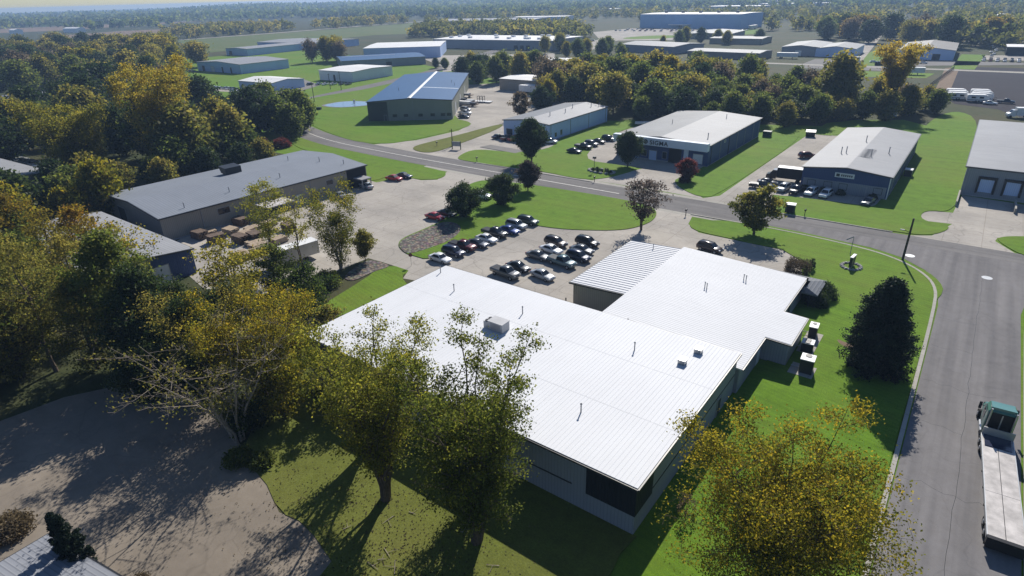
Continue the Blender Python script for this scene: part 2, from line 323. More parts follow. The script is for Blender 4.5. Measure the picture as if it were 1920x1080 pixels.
LEAF = dict(
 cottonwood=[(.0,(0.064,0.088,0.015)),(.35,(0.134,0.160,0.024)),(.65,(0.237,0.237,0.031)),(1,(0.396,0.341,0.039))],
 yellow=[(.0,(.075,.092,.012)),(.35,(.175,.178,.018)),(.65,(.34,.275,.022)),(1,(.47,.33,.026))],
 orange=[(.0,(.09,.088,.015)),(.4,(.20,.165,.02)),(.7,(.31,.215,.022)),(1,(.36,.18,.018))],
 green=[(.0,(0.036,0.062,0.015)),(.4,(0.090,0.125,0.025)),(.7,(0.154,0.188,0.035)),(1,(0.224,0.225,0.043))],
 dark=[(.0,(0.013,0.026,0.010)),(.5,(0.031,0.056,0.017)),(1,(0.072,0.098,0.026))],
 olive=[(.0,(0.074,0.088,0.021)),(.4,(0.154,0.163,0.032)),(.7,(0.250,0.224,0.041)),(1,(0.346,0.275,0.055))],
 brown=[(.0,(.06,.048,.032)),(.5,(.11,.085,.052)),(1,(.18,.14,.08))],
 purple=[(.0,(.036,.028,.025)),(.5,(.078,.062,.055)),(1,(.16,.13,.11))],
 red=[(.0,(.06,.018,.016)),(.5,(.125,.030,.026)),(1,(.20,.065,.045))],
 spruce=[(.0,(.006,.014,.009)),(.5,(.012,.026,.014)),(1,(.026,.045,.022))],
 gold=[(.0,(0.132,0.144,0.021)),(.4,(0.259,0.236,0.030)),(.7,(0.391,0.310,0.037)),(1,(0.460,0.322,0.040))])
LM = {k: leafmat('leaves_'+k, s, .35 if k in ('spruce',) else .55 if k == 'dark' else .74) for k, s in LEAF.items()}

# ---------------------------------------------------------------- the setting: ground, roads, pavements
def sheet(name, poly, z, mat, smooth=0):
    p = chaikin(poly, smooth) if smooth else poly
    o = MB().sheet(p, z).build(name, mat); o['kind'] = 'structure'; return o
def slab(name, poly, z, mat, smooth=1):
    p = chaikin(poly, smooth) if smooth else poly
    o = MB().prism(p, -.3, z).build(name, mat); o['kind'] = 'structure'; return o
sheet('ground', [(-9000,-600),(2500,-600),(5000,9000),(-9000,9000)], 0, M['rough'])
sheet('lawn_ground', [(-240,110),(-150,108),(-90,70),(-62,62),(-58,40),(-16,38),(-16,-10),(60,-10),(90,60),(90,230),(-20,240),(-110,205),(-150,230),(-235,290),(-330,330),(-560,390),(-560,180),(-350,120)], .004, M['lawn'])
sheet('airfield', P['AIR'], .05, M['airfield'])
sheet('bare_field', P['F1'], .05, M['brown_field']); sheet('bare_field', P['F2'], .05, M['brown_field'])
sheet('taxiway', ribbon(chaikin(P['RUN'], 2, False), 14), .1, M['kerb'])
for k in ('LOT9', 'LOT7'): sheet('car_park', P[k], .06, M['concrete'])
for k in ('LOTR2', 'LOTR', 'LOT3'): sheet('car_park', P[k], .06, M['gravel'] if k != 'LOTR2' else M['concrete'])
sheet('car_park', [(-395,690),(-385,770),(-215,760),(-222,722),(-300,700),(-300,560),(-262,480),(-285,470),(-330,590)], .055, M['concrete'])
sheet('lawn', chaikin([(-316,606),(-300,652),(-266,660),(-262,616),(-294,590)],2), .09, M['lawn']); sheet('lawn', [(-246,768),(-226,773),(-204,695),(-217,672)], .09, M['lawn'])
sheet('car_park', [(-95,402),(-34,405),(-30,462),(-95,458)], .05, M['gravel'])
sheet('lawn', [(-74,428),(-52,428),(-52,540),(-72,540)], .06, M['lawn']); sheet('lawn', [(-19,428),(-8,428),(-6,520),(-19,520)], .06, M['lawn']); sheet('lawn', [(-60,372),(-26,380),(-24,402),(-60,400)], .06, M['lawn'])
sheet('gravel_yard', P['ASPH'], .03, M['dark_asphalt']); sheet('dirt_strip', P['DIRT'], .035, M['brown_field'])
sheet('far_road', ribbon([(-130,421),(60,423)], 7), .08, M['kerb'])
sheet('far_road', ribbon([(-70,440),(-95,700),(-120,1000)], 9), .08, M['concrete'])
sheet('pavement', P['C1'], .012, M['concrete']); sheet('pavement', P['C2'], .010, M['concrete']); sheet('pavement', P['C3'], .008, M['concrete'])
sheet('pavement', P['C4'], .014, M['concrete']); sheet('pavement', P['C5'], .016, M['concrete']); sheet('yard', P['YARD'], .012, M['yard'])
sheet('pavement', [(-122,119.6),(-18,119.6),(-18,132.6),(-122,132.6)], .018, M['kerb'])
ctr = chaikin([(190,126),(-120,126),(-150,127),(-175,128.5),(-202,136),(-228,147),(-247,160),(-259,178),(-266,205),(-272,240),(-284,290),(-300,330),(-330,400),(-360,470)], 2, False)
sheet('road', ribbon(ctr, 10), .024, M['asphalt'])
sheet('road', ribbon(chaikin([(-254,178),(-275,183),(-300,192),(-345,180)],2,False), 9), .027, M['concrete'])
sheet('side_street', [(1.9,-40),(11.6,-40),(11.6,104),(12.6,112),(16,118),(21,121.4),(21,126),(-26,126),(-22,122),(-10,120.6),(-5,118.5),(-1,114.5),(1.2,109),(1.9,101)], .030, M['street'])
cl = [p for p in ctr if -245 < p[0] < -24]
sheet('centre_line', ribbon(cl, .28), .036, M['line'])
for k, z, m in (('I1', .13, 'lawn'), ('I3', .09, 'lawn'), ('I4', .12, 'lawn_dry'), ('I5', .11, 'lawn'), ('I6', .10, 'lawn'), ('I7', .12, 'lawn'), ('I8', .13, 'lawn'), ('I9', .10, 'lawn')):
    slab('lawn', P[k], z, M[m], 2)
slab('lawn', P['I7B'], .06, M['lawn'], 1)
slab('lawn', P['G1'], .08, M['lawn'], 1)
slab('lawn', P['I2T'] + [(1.2,101),(1.2,-30),(-13,-30),(-13.5,28),(-15.5,33),(-14.5,38),(-14,90),(-16,97.5)] + P['I2B'], .12, M['lawn'], 1)
slab('lawn', [(12.3,-30),(12.3,104),(13.3,111),(17,117),(22,120.2),(120,120.2),(120,-30)], .12, M['lawn'], 0)
slab('lawn', P['G11'][:5]+[(-30,-20),(-13.2,-20),(-13.6,28),(-15.6,33),(-15,38),(-62,38),(-61,33),(-57.5,26.5)], .07, M['lawn_dry'], 1)
slab('rock_bed', P['ROCK'], .16, M['rock'], 2); slab('rock_bed', P['ROCK2'], .12, M['rock'], 2)
slab('gravel_strip', P['GRAV'], .125, M['gravel'], 0)
def kerb(path, w=.35, h=.15):
    a = offset(path, w/2); b = offset(path, -w/2); m = MB()
    for i in range(len(path)-1):
        m.prism([a[i], a[i+1], b[i+1], b[i]], -.2, h)
    o = m.build('kerb', M['kerb']); o['kind'] = 'structure'
kerb(chaikin([(-44,120.75),(-26,121.2),(-12,119.6),(-6.2,117.6),(-1.6,113.6),(.9,108.6),(1.55,101),(1.55,60),(1.55,-30)], 2, False), .42)
kerb(chaikin([(11.95,-30),(11.95,104),(12.9,111.5),(16.4,117.5),(21.5,120.7),(120,120.7)], 2, False), .42)
kerb(chaikin([(-74,131.25),(-88,131.25),(-112,131.2)], 2, False), .3); kerb(chaikin([(-31,131.25),(-8,131.3)], 2, False), .3)
rr = random.Random(21); g = MB()
def seam(path, w_):
    p = [(x+rr.uniform(-.12,.12), y+rr.uniform(-.12,.12)) for x, y in path]; a = offset(p, w_); c_ = offset(p, -w_)
    for i in range(len(p)-1): g.add([(q[0],q[1],.0335) for q in (a[i],a[i+1],c_[i+1],c_[i])], [(3,2,1,0)])
seam([(6.7,y) for y in range(20,118,2)], .02)
for y0 in (38,47,58,69,78,88,97,106): seam([(2.2+i*.9, y0+rr.uniform(-.5,.5)*(i>0)) for i in range(rr.choice((4,6,9)))], .018)
o = g.build('tar_seam', M['black']); o['kind'] = 'structure'
m = MB()
for k, (x, y) in enumerate([(-3.8,120.0),(7.3,116.3)]):
    o = MB().prism([(x+.75*math.cos(a*math.pi/8), y+.75*math.sin(a*math.pi/8)) for a in range(16)], .031, .042).build('manhole_cover', M['steel'])
    tag(o, ['round pale manhole cover in the road beside the tall dark pole','round pale manhole cover out in the middle of the street mouth'][k], 'manhole cover')
# bare earth scar beside the air conditioners
slab('bare_patch', [(-8.3,82.5),(-6.6,81.8),(-5.5,82.4),(-4.2,80.6),(-2.6,80.2),(-4,79.6),(-5.8,80.6),(-7.4,80.9)], .126, M['brown_field'], 2)

# ---------------------------------------------------------------- buildings
class Bld:
    """a rectangular metal shed; local x 0..L, y 0..D; front is y = 0"""
    def __init__(s, name, label, x, y, rot, L, D, h, rise, ridge, wall, roof, cat='building', over=.25, group=None, thick=.22, trim='trim_dark'):
        s.o = empty(name, (x, y, 0), R(rot), label, cat, group); s.L, s.D, s.h = L, D, h
        w = MB(); V = [(0,0),(L,0),(L,D),(0,D)]
        hz = lambda u, v: h + (rise*(1-abs(2*u/L-1)) if ridge == 'y' else rise*(1-abs(2*v/D-1)) if ridge == 'x' else rise*v/D if ridge == 'my' else rise*u/L if ridge == 'mx' else 0)
        s.hz = hz
        e = .02
        if ridge == 'y': ring = [(0,0),(L/2,0),(L,0),(L,D),(L/2,D),(0,D)]
        elif ridge == 'x': ring = [(0,0),(L,0),(L,D/2),(L,D),(0,D),(0,D/2)]
        else: ring = V
        n = len(ring)
        w.add([(a,b,-.2) for a,b in ring]+[(a,b,hz(a,b)-e) for a,b in ring], [(i,(i+1)%n,n+(i+1)%n,n+i) for i in range(n)])
        w.build('wall', M[wall], s.o)
        r = MB(); q = over
        if ridge == 'y': strips = [[(-q,-q),(L/2,-q),(L/2,D+q),(-q,D+q)], [(L/2,-q),(L+q,-q),(L+q,D+q),(L/2,D+q)]]
        elif ridge == 'x': strips = [[(-q,-q),(L+q,-q),(L+q,D/2),(-q,D/2)], [(-q,D/2),(L+q,D/2),(L+q,D+q),(-q,D+q)]]
        else: strips = [[(-q,-q),(L+q,-q),(L+q,D+q),(-q,D+q)]]
        for st in strips:
            r.add([(a,b,hz(a,b)) for a,b in st]+[(a,b,hz(a,b)+thick) for a,b in st], [(3,2,1,0),(4,5,6,7),(0,1,5,4),(1,2,6,5),(2,3,7,6),(3,0,4,7)])
        s.roof = r.build('roof', M[roof], s.o); s.top = lambda u, v: hz(u, v)+thick
        if trim:
            g = MB(); t = .06
            def edge(a, b):
                g.tube((a[0],a[1],hz(*a)+.06), (b[0],b[1],hz(*b)+.06), .13, .13, 4)
            q2 = over+.08
            pts = [(-q2,-q2),(L/2,-q2),(L+q2,-q2),(L+q2,D/2),(L+q2,D+q2),(L/2,D+q2),(-q2,D+q2),(-q2,D/2)]
            for i in range(8): edge(pts[i], pts[(i+1)%8])
            g.build('gutter', M[trim], s.o)
    def place(s, face, u, z, d):
        return {'front': (u,-d,z), 'back': (s.L-u, s.D+d, z), 'left': (-d, s.D-u, z), 'right': (s.L+d, u, z)}[face]
    def slabbox(s, mb, face, u0, u1, z0, z1, d0, d1):
        a = s.place(face, u0, z0, d0); b = s.place(face, u1, z1, d1)
        return mb.box(min(a[0],b[0]), max(a[0],b[0]), min(a[1],b[1]), max(a[1],b[1]), z0, z1)
    def panel(s, name, face, u0, u1, z0, z1, mat, d=.05, parent=None, label=None, back=-.03):
        o = s.slabbox(MB(), face, u0, u1, z0, z1, back, d).build(name, M[mat], parent or s.o)
        if label: o['label'] = label
        return o
    def door(s, face, u0, u1, z1, mat='door_white', z0=0, frame='trim_grey', name='door'):
        f = MB(); t = .12
        s.slabbox(f, face, u0-t, u0, z0, z1+t, -.03, .09); s.slabbox(f, face, u1, u1+t, z0, z1+t, -.03, .09); s.slabbox(f, face, u0, u1, z1, z1+t, -.03, .088)
        p = s.panel(name, face, u0, u1, z0, z1, mat, .04)
        f.build('frame', M[frame], p); return p
    def window(s, face, u0, u1, z0, z1, frame='trim_grey'):
        f = MB(); t = .09
        s.slabbox(f, face, u0-t, u0, z0-t, z1+t, -.03, .08); s.slabbox(f, face, u1, u1+t, z0-t, z1+t, -.03, .08)
        s.slabbox(f, face, u0, u1, z1, z1+t, -.03, .078); s.slabbox(f, face, u0, u1, z0-t, z0, -.03, .078)
        w = f.build('window', M[frame], s.o)
        s.panel('pane', face, u0, u1, z0, z1, 'glass', .03, w)
    def pipe(s, u, v, hh=1.1, r=.09, name='vent_pipe'):
        z = s.top(u, v); m = MB().tube((u,v,z-.1), (u,v,z+hh), r, r, 8).tube((u,v,z+hh), (u,v,z+hh+.14), r*1.9, r*.6, 8)
        m.build(name, M['trim_grey'], s.o)
    def unit(s, u, v, a, b, c, name='roof_unit', mat='steel'):
        z = s.top(u, v); m = MB().box(u-a/2,u+a/2,v-b/2,v+b/2,z-.2,z+c).box(u-a/2-.05,u+a/2+.05,v-b/2-.05,v+b/2+.05,z+c,z+c+.06)
        m.build(name, M[mat], s.o)

# --- the big white-roofed factory in the middle of the picture
b = Bld('factory_building', 'long white roofed factory with dark walls filling the centre foreground', -60.5, 36.7, 0, 45.0, 25.8, 5.45, -.25, 'my', 'wall_slate', 'white_roof_y', over=.2)
plant = b
for u0 in (0,): 
    b.panel('wall_band', 'front', .3, 38.7, 2.45, 2.6, 'trim_dark', .04); b.panel('wall_band', 'right', 3.6, 25.6, 2.6, 2.72, 'trim_dark', .04)
    b.panel('corner_panel', 'front', 40.2, 45.03, 2.2, 5.3, 'wall_dark', .07); b.panel('corner_panel', 'right', -.065, 3.4, 2.2, 5.3, 'wall_dark', .07)
b.window('right', 11.2, 13.6, 3.3, 4.6, 'trim_dark'); b.door('right', 20.2, 21.3, 2.2, 'door_dark')
for u, v in ((36,6.0),(35,19.7),(19,19.7),(7,19.8),(1.0,23.5)): b.pipe(u, v, 1.0, .07)
for u, v in ((40.6,20.2),(41.2,23.4)): b.unit(u, v, .8, .8, .55, 'roof_vent', 'steel')
g = MB(); z = b.top(19, 14.5)
g.box(17.9,20.1,13.9,15.4,z-.2,z+1.2).box(17.84,20.16,13.84,15.46,z+1.2,z+1.27).box(17.1,17.9,14.0,15.3,z-.2,z+.95)
ru = g.build('rooftop_unit', M['unit_grey'], b.o)
g = MB()
for v in (14.32, 14.98): g.tube((17.5,v,z+.95),(17.5,v,z+1.05),.28,.28,12)
g.build('fan', M['black'], ru); MB().box(18.3,19.8,13.86,13.92,z+.3,z+1.0).build('louvre', M['trim_grey'], ru)
# seams of the roof as real ribs
g = MB()
for i in range(101):
    x = .2+i*.446
    g.add([(x-.03,-.2,b.top(x,0)),(x+.03,-.2,b.top(x,0)),(x+.03,26.0,b.top(x,26)),(x-.03,26.0,b.top(x,26)),(x,-.2,b.top(x,0)+.018),(x,26.0,b.top(x,26)+.018)], [(0,1,4),(3,5,2),(1,2,5,4),(3,0,4,5)])
for v in (8.6, 17.2): g.add([(-.2,v-.05,b.top(0,v)+.006),(45.2,v-.05,b.top(0,v)+.006),(45.2,v+.05,b.top(0,v)+.012),(-.2,v+.05,b.top(0,v)+.012)], [(0,1,2,3)])
g.build('roof_seams', M['white_roof_y'], b.o)
# lower wing with its bump-out (local frame of the hall)
def wing(poly, zf, wall, roof, name, rib=None):
    w = MB(); n = len(poly)
    w.add([(x,y,-.2) for x,y in poly]+[(x,y,zf(x)-.03) for x,y in poly], [(i,(i+1)%n,n+(i+1)%n,n+i) for i in range(n)])
    w.build('wall', M[wall], plant.o)
    return w
ox, oy = -60.5, 36.7
zf = lambda x: 3.25 + (45.6-x)*.042
poly = [(26.4,25.9),(45.4,25.9),(45.4,35.1),(48.5,35.1),(48.5,42.8),(45.4,42.8),(45.4,55.6),(26.4,55.6)]
wing(poly, zf, 'wall_slate', None, 'wing')
g = MB()
def rpoly(p, zf, th=.2):
    n = len(p); g.add([(x,y,zf(x)) for x,y in p]+[(x,y,zf(x)+th) for x,y in p], [tuple(range(n-1,-1,-1)), tuple(range(n,2*n))]+[(i,(i+1)%n,n+(i+1)%n,n+i) for i in range(n)])
rpoly([(26.2,25.85),(45.65,25.85),(45.65,34.85),(48.75,34.85),(48.75,43.05),(45.65,43.05),(45.65,55.85),(26.2,55.85)], zf)
g.build('roof', M['white_roof_x'], plant.o)
g = MB()
for i in range(67):
    y = 26.1+i*.445; x1 = 48.7 if 34.9 < y < 43 else 45.6
    g.add([(26.2,y-.035,zf(26.2)+.2),(26.2,y+.035,zf(26.2)+.2),(x1,y+.035,zf(x1)+.2),(x1,y-.035,zf(x1)+.2),(26.2,y,zf(26.2)+.218),(x1,y,zf(x1)+.218)], [(0,1,4),(3,5,2),(1,2,5,4),(3,0,4,5)])
g.build('roof_seams', M['white_roof_x'], plant.o)
def edgetube(pts, r=.11):
    g = MB()
    for a, c in zip(pts[:-1], pts[1:]): g.tube(a, c, r, r, 4)
    g.build('gutter', M['trim_dark'], plant.o)
edgetube([(x,y,zf(x)+.06) for x,y in [(45.75,25.9),(45.75,34.75),(48.85,34.75),(48.85,43.15),(45.75,43.15),(45.75,55.9)]])
# carport-like bay on the left of the wing, dark corrugated lines on white
zs = lambda x: 3.98 - (26.2-x)*.05
wing([(17.4,35.0),(26.2,35.0),(26.2,54.8),(17.4,54.8)], zs, 'wall_tan', None, 'bay')
g = MB(); rpoly([(17.0,34.7),(26.2,34.7),(26.2,55.0),(17.0,55.0)], zs); g.build('roof', M['white_roof_x'], plant.o)
g = MB()
for i in range(27):
    y = 35.1+i*.76
    g.add([(17.0,y-.04,zs(17)+.2),(17.0,y+.04,zs(17)+.2),(26.15,y+.04,zs(26.15)+.2),(26.15,y-.04,zs(26.15)+.2),(17,y,zs(17)+.27),(26.15,y,zs(26.15)+.27)], [(0,1,4),(3,5,2),(1,2,5,4),(3,0,4,5)])
g.build('roof_seams', M['white_roof_x'], plant.o)
edgetube([(26.2,34.62,zs(26.2)+.02),(16.9,34.62,zs(16.9)+.02),(16.9,55.1,zs(16.9)+.02)], .16)
# dark mansard skirt along the street end
g = MB()
g.add([(27,55.9,3.35),(46.2,55.9,3.1),(46.2,53.4,3.1),(26.2,58.7,2.5),(48.0,58.7,2.5),(48.0,52.6,2.5),(45.7,52.6,2.5),(45.7,53.4,3.1),
       (26.2,58.7,2.3),(48.0,58.7,2.3),(48.0,52.6,2.3),(45.7,52.6,2.3)], [(0,3,4,1),(1,4,5,6,7,2),(3,8,9,4),(4,9,10,5),(5,10,11,6),(11,10,9,8)])
g.build('mansard_roof', M['mansard'], plant.o)
w = MB(); w.add([(26.6,55.7,-.1),(26.6,58.0,-.1),(46.9,58.0,-.1),(46.9,53,-.1),(26.6,55.7,2.4),(26.6,58.0,2.4),(46.9,58.0,2.4),(46.9,53,2.4)], [(0,4,5,1),(1,5,6,2),(2,6,7,3)]); w.build('wall', M['wall_dark'], plant.o)
MB().tube((45.9,54.9,3.0),(45.9,54.9,4.0),.12,.12,8).build('vent_pipe', M['black'], plant.o)
def wpipe(x, y, z, h=.8): MB().tube((x,y,z-.1),(x,y,z+h),.07,.07,6).tube((x,y,z+h),(x,y,z+h+.12),.13,.05,6).build('vent_pipe', M['trim_grey'], plant.o)
for x, y in ((34.5,43.5),(34.9,43.2),(38.2,49.5),(38.6,49.3),(30.5,27.0),(42.2,26.6),(43,26.5),(22,53)): wpipe(x, y, (zf(x) if x > 26 else zs(x))+.2)
MB().tube((16.6,34.2,-.1),(16.6,34.2,1.1),.1,.1,8).build('bollard', M['black'], None); bo = bpy.data.objects['bollard']; bo.location = (ox, oy, 0); tag(bo, 'dark bollard at the corner of the ribbed white roofed bay', 'bollard')
# wall doors of the wing
def winbox(name, x0,x1,y0,y1,z0,z1,mat,parent=None): return MB().box(x0,x1,y0,y1,z0,z1).build(name, M[mat], parent or plant.o)
d = winbox('door', 45.36,45.45,33.2,34.3,-.1,2.1,'door_white'); winbox('door', 45.36,45.45,47.3,48.4,-.1,2.1,'door_dark')

BL = []
# --- long shed with blue-grey roof, left of centre
b = Bld('long_shed', 'long tan walled shed with blue grey gable roof left of the concrete lot', -152.6, 50.6, -3.0, 28.2, 50.5, 4.9, 1.0, 'y', 'wall_tan', 'plant2_roof')
BL.append((b, [('right',(8,20,34,43))]))
for u in (11.5,): b.window('right', u, u+2.6, 2.6, 3.9)
b.window('right', 38.5, 40.3, 2.6, 3.7); b.door('right', 22, 26, 3.4, 'door_dark'); b.door('right', 30, 31.2, 2.2)
b.panel('corner_panel', 'right', 44.5, 50.3, 0, 4.8, 'wall_dark'); b.window('back', 4, 9, 1.2, 2.4); b.door('front', 6, 10, 3.6, 'door_dark')
for u, v in ((26,6),(23.5,17),(22.5,30),(18,44),(10,40),(24,47)): b.pipe(u, v, 1.0)
g = MB(); z = b.top(11, 26)
g.add([(8.2,23,z+.2),(10.6,23,z-.1),(10.6,27,z-.1),(8.2,27,z+.2),(7.4,23,z+1.7),(10.6,23,z+1.5),(10.6,27,z+1.5),(7.4,27,z+1.7)], [(3,2,1,0),(4,5,6,7),(0,1,5,4),(1,2,6,5),(2,3,7,6),(3,0,4,7)])
g.build('rooftop_unit', M['trim_dark'], b.o)
g = MB().box(28.4,31.8,46.2,49.2,2.5,2.72).box(31.5,31.7,46.3,46.5,-.1,2.5).box(31.5,31.7,48.9,49.1,-.1,2.5); g.build('porch_canopy', M['trim_grey'], b.o)
# --- small pale roofed shed among the trees at left
b = Bld('workshop_shed', 'white roofed workshop half hidden by thin autumn trees at left', -141.2, 29.6, 0, 36.6, 15.4, 4.4, .9, 'x', 'wall_blue', 'grey_roof')
b.window('right', 3, 5, 1.5, 2.6); b.door('right', 8, 11, 3.2, 'door_white'); b.pipe(30, 4); b.pipe(33, 11)
# --- blue roofed plant with white ridge strip
b = Bld('blue_roofed_plant', 'large blue roofed building with white ridge strip on a round lawn', -189.6, 159.6, 36.3, 32.6, 88, 7.2, 1.0, 'y', 'wall_green', 'blue_roof')
BL.append((b, [('front',(8.2,17.5,32.2))]))
for u in (9.5, 13.8, 19.5, 24.2, 28.2, 30.6): b.window('front', u, u+1.5, 1.5, 2.4, 'trim_dark')
b.panel('corner_panel', 'front', -.03, 7.6, 0, 7.15, 'wall_dkgreen', .06); b.window('front', 3.2, 5.4, 4.2, 5.8, 'trim_dark'); b.door('front', 6.1, 7.1, 2.2, 'door_dark')
g = MB(); g.add([(15.6,-.3,b.top(15.6,0)+.02),(16.3,-.3,b.top(16.3,0)+.18),(17.0,-.3,b.top(17,0)+.02),(15.6,88.3,b.top(15.6,0)+.02),(16.3,88.3,b.top(16.3,0)+.18),(17.0,88.3,b.top(17,0)+.02)], [(0,1,4,3),(1,2,5,4)])
g.build('ridge_cap', M['trim_white'], b.o)
MB().add([(17.2,30,b.top(17.2,0)+.02),(32.6,30,b.top(32.6,0)+.02),(32.6,31.2,b.top(32.6,0)+.02),(17.2,31.2,b.top(17.2,0)+.02)], [(0,1,2,3)]).build('roof_strip', M['skylight'], b.o)
for v in (12,34,60): b.door('right', v, v+4, 4.2, 'door_white')
b.pipe(8,25); b.pipe(28,48); b.pipe(30,40)
# --- flat shed behind the concrete yard
b = Bld('flat_shed', 'low tan shed with white roof behind stacked trailers in the yard', -196.5, 251.5, 0, 36, 19, 5.3, .5, 'x', 'wall_tan', 'white_far_roof')
b.door('front', 6, 10, 3.6, 'wall_tan'); b.door('front', 14, 15.2, 2.2, 'door_dark')
# --- narrow shed with a half grey, half pale roof
b = Bld('narrow_shed', 'narrow pale blue shed with one dark and one pale roof slope', -127.2, 164.3, 0, 18.2, 38.5, 5.3, .9, 'y', 'wall_ltblue', 'grey_roof')
BL.append((b, [('right',(1,13,25,37))]))
b.roof.data.materials.append(M['grey_roof_dark'])
for f in b.roof.data.polygons[:6]: f.material_index = 1  # left slope takes the darker of the two greys
b.door('front', 1.2, 3.6, 2.6, 'door_dark'); b.door('front', 4.4, 7.2, 2.8, 'door_white'); b.window('front', 8.4, 11, 1, 2.4); b.window('right', 3.5, 4.5, 1.0, 2.2); b.window('right', 6.8, 7.8, 1.0, 2.6)
g = MB(); rr = random.Random(3); u = 9.2
for i in range(6): b.slabbox(g, 'front', u, u+.34, 3.6, 4.2, .02, .06); u += .48
g.build('sign_strokes', M['trim_dark'], b.o)
for u, v in ((12,10),(13,18),(11,26),(14.5,33),(16,36)): b.pipe(u, v, 1.2, .12)
# --- shed with the big lettered fascia
b = Bld('lettered_warehouse', 'grey roofed dark blue warehouse with a pale fascia and large lettering', -82.2, 159.6, 0, 27.0, 45, 5.7, .9, 'y', 'wall_blue', 'grey_roof')
BL.append((b, [('right',(9,23,30,38,44))]))
sig = b
b.roof.data.materials.append(M['grey_roof_dark'])
for f in b.roof.data.polygons[:6]: f.material_index = 1  # darker grey on the left slope only
o = MB().box(-.4, 27.3, -1.9, -.28, 4.4, 6.5).build('fascia', M['band_light'], b.o)
fc = bpy.data.curves.new('lettering', 'FONT'); fc.body = 'SIGMA'; fc.size = 1.75; fc.extrude = .05; fc.offset = .022; fc.space_character = 1.1
fo = bpy.data.objects.new('lettering_tmp', fc); COL.objects.link(fo)
bpy.context.view_layer.update()
me = bpy.data.meshes.new_from_object(fo.evaluated_get(bpy.context.evaluated_depsgraph_get())); bpy.data.objects.remove(fo)
me.materials.clear(); me.materials.append(M['trim_dark'])
lo = link(bpy.data.objects.new('lettering', me), b.o); lo.location = (11.0, -1.96, 4.75); lo.rotation_euler = (R(90), 0, 0); lo.scale = (.98, .92, 1)
g = MB()
for i in range(20):
    a0, a1 = 2*math.pi*i/20, 2*math.pi*(i+1)/20
    pts = [(9.75+r*math.cos(a), 5.36+r*math.sin(a)) for r, a in ((.62,a0),(.62,a1),(.36,a1),(.36,a0))]
    g.add([(x,-2.0,z) for x,z in pts]+[(x,-1.88,z) for x,z in pts], [(0,1,2,3),(7,6,5,4),(0,4,5,1),(2,6,7,3)])
g.box(9.68,9.82,-1.99,-1.9,4.9,5.8).build('ring_emblem', M['trim_dark'], b.o)
b.door('front', 3.5, 7, 3.4, 'wall_ltblue'); b.door('front', 10.2, 12.4, 2.6, 'wall_ltblue'); b.window('front', 14.2, 15.4, .8, 2.6); b.panel('recess_shade_panel', 'front', 16, 19.6, 0, 4.0, 'black', .03)  # black panel stands in for the entrance recess, its shade put into colour
b.panel('pier', 'front', 20.3, 21.6, 0, 4.38, 'band_light', .12); b.door('front', 23.0, 25.6, 3.1, 'door_white', .6); b.window('front', 8, 9.4, .9, 2.6)
b.panel('downpipe', 'right', 2, 2.16, 0, 5.6, 'trim_dark', .14); b.panel('downpipe', 'right', 16, 16.16, 0, 5.6, 'trim_dark', .14); b.window('right', 12, 13, 4.4, 4.9, 'trim_white')
b.pipe(24, 7, 1.3, .12); b.pipe(8, 20); b.pipe(19, 36)
# --- dark blue shed with pale roof at right
b = Bld('dark_blue_shed', 'dark blue shed with streaked pale roof behind a row of cars', -30.0, 152.6, 0, 18.0, 51.8, 5.0, .95, 'y', 'wall_blue', 'grey_roof')
BL.append((b, [('right',(5,15,25,35,45))]))
b.panel('wainscot', 'front', .4, 17.6, .05, 2.7, 'wall_slate', .05); b.door('front', 12.6, 13.7, 2.2, 'door_dark')
b.panel('sign_board', 'front', 6.9, 10.9, 3.7, 4.75, 'trim_white', .12); g = MB(); b.slabbox(g, 'front', 7.2, 7.9, 3.9, 4.55, .12, .15); u = 8.2
for i in range(6): b.slabbox(g, 'front', u, u+.26, 4.0, 4.45, .12, .15); u += .41
g.build('sign_strokes', M['trim_dark'], b.o)
for u in (1.5, 5.0, 8.2, 15.2): 
    b.window('front', u, u+1.6, 1.0, 2.3, 'trim_dark')
for u, v in ((5,15),(6,15.5),(11.5,15),(14.5,21),(8,30)): b.pipe(u, v, 1.5, .1)
b.panel('corner_trim', 'front', 17.86, 18.05, 0, 5, 'trim_white', .08); b.door('right', 20, 21.1, 2.2, 'door_dark'); b.panel('wall_lamp', 'right', 30, 30.4, 4.3, 4.6, 'trim_white', .4)
g = MB()
for i in range(9): g.box(9.2, 11.8, 12.2+i*1.1, 12.32+i*1.1, b.top(9.2,0)-.1, b.top(9.2,0)+.03)
g.build('roof_ladder', M['trim_grey'], b.o)
# --- warehouse with dock doors at the right edge
b = Bld('dock_warehouse', 'grey roofed warehouse with two dock doors at the right edge', .7, 165.4, 0, 62, 62, 6.3, .9, 'x', 'wall_slate', 'grey_roof')
BL.append((b, [('front',(.4,12.5,18))]))
for u in (2.6, 7.2):
    d = b.door('front', u+.35, u+2.85, 4.0, 'wall_ltblue', 1.2, 'door_dark', 'dock_door')
    g = MB(); b.slabbox(g, 'front', u-.1, u+.25, 1.0, 4.6, -.03, .45); b.slabbox(g, 'front', u+2.95, u+3.3, 1.0, 4.6, -.03, .45); b.slabbox(g, 'front', u-.1, u+3.3, 4.25, 4.62, -.03, .452)
    g.build('dock_seal', M['black'], b.o)
b.door('front', 15, 16.1, 2.2, 'door_dark')
for i, (x, y0, y1) in enumerate(((.6,155.5,165.2),(10.6,156.0,163.5))):
    g = MB().box(x-.15,x+.15,y0,y1,-.1,1.1); o = g.build('dock_retaining_wall', M['kerb']); tag(o, ['long pale retaining wall between grass and loading dock','short pale retaining wall right of the two dock doors'][i], 'wall')

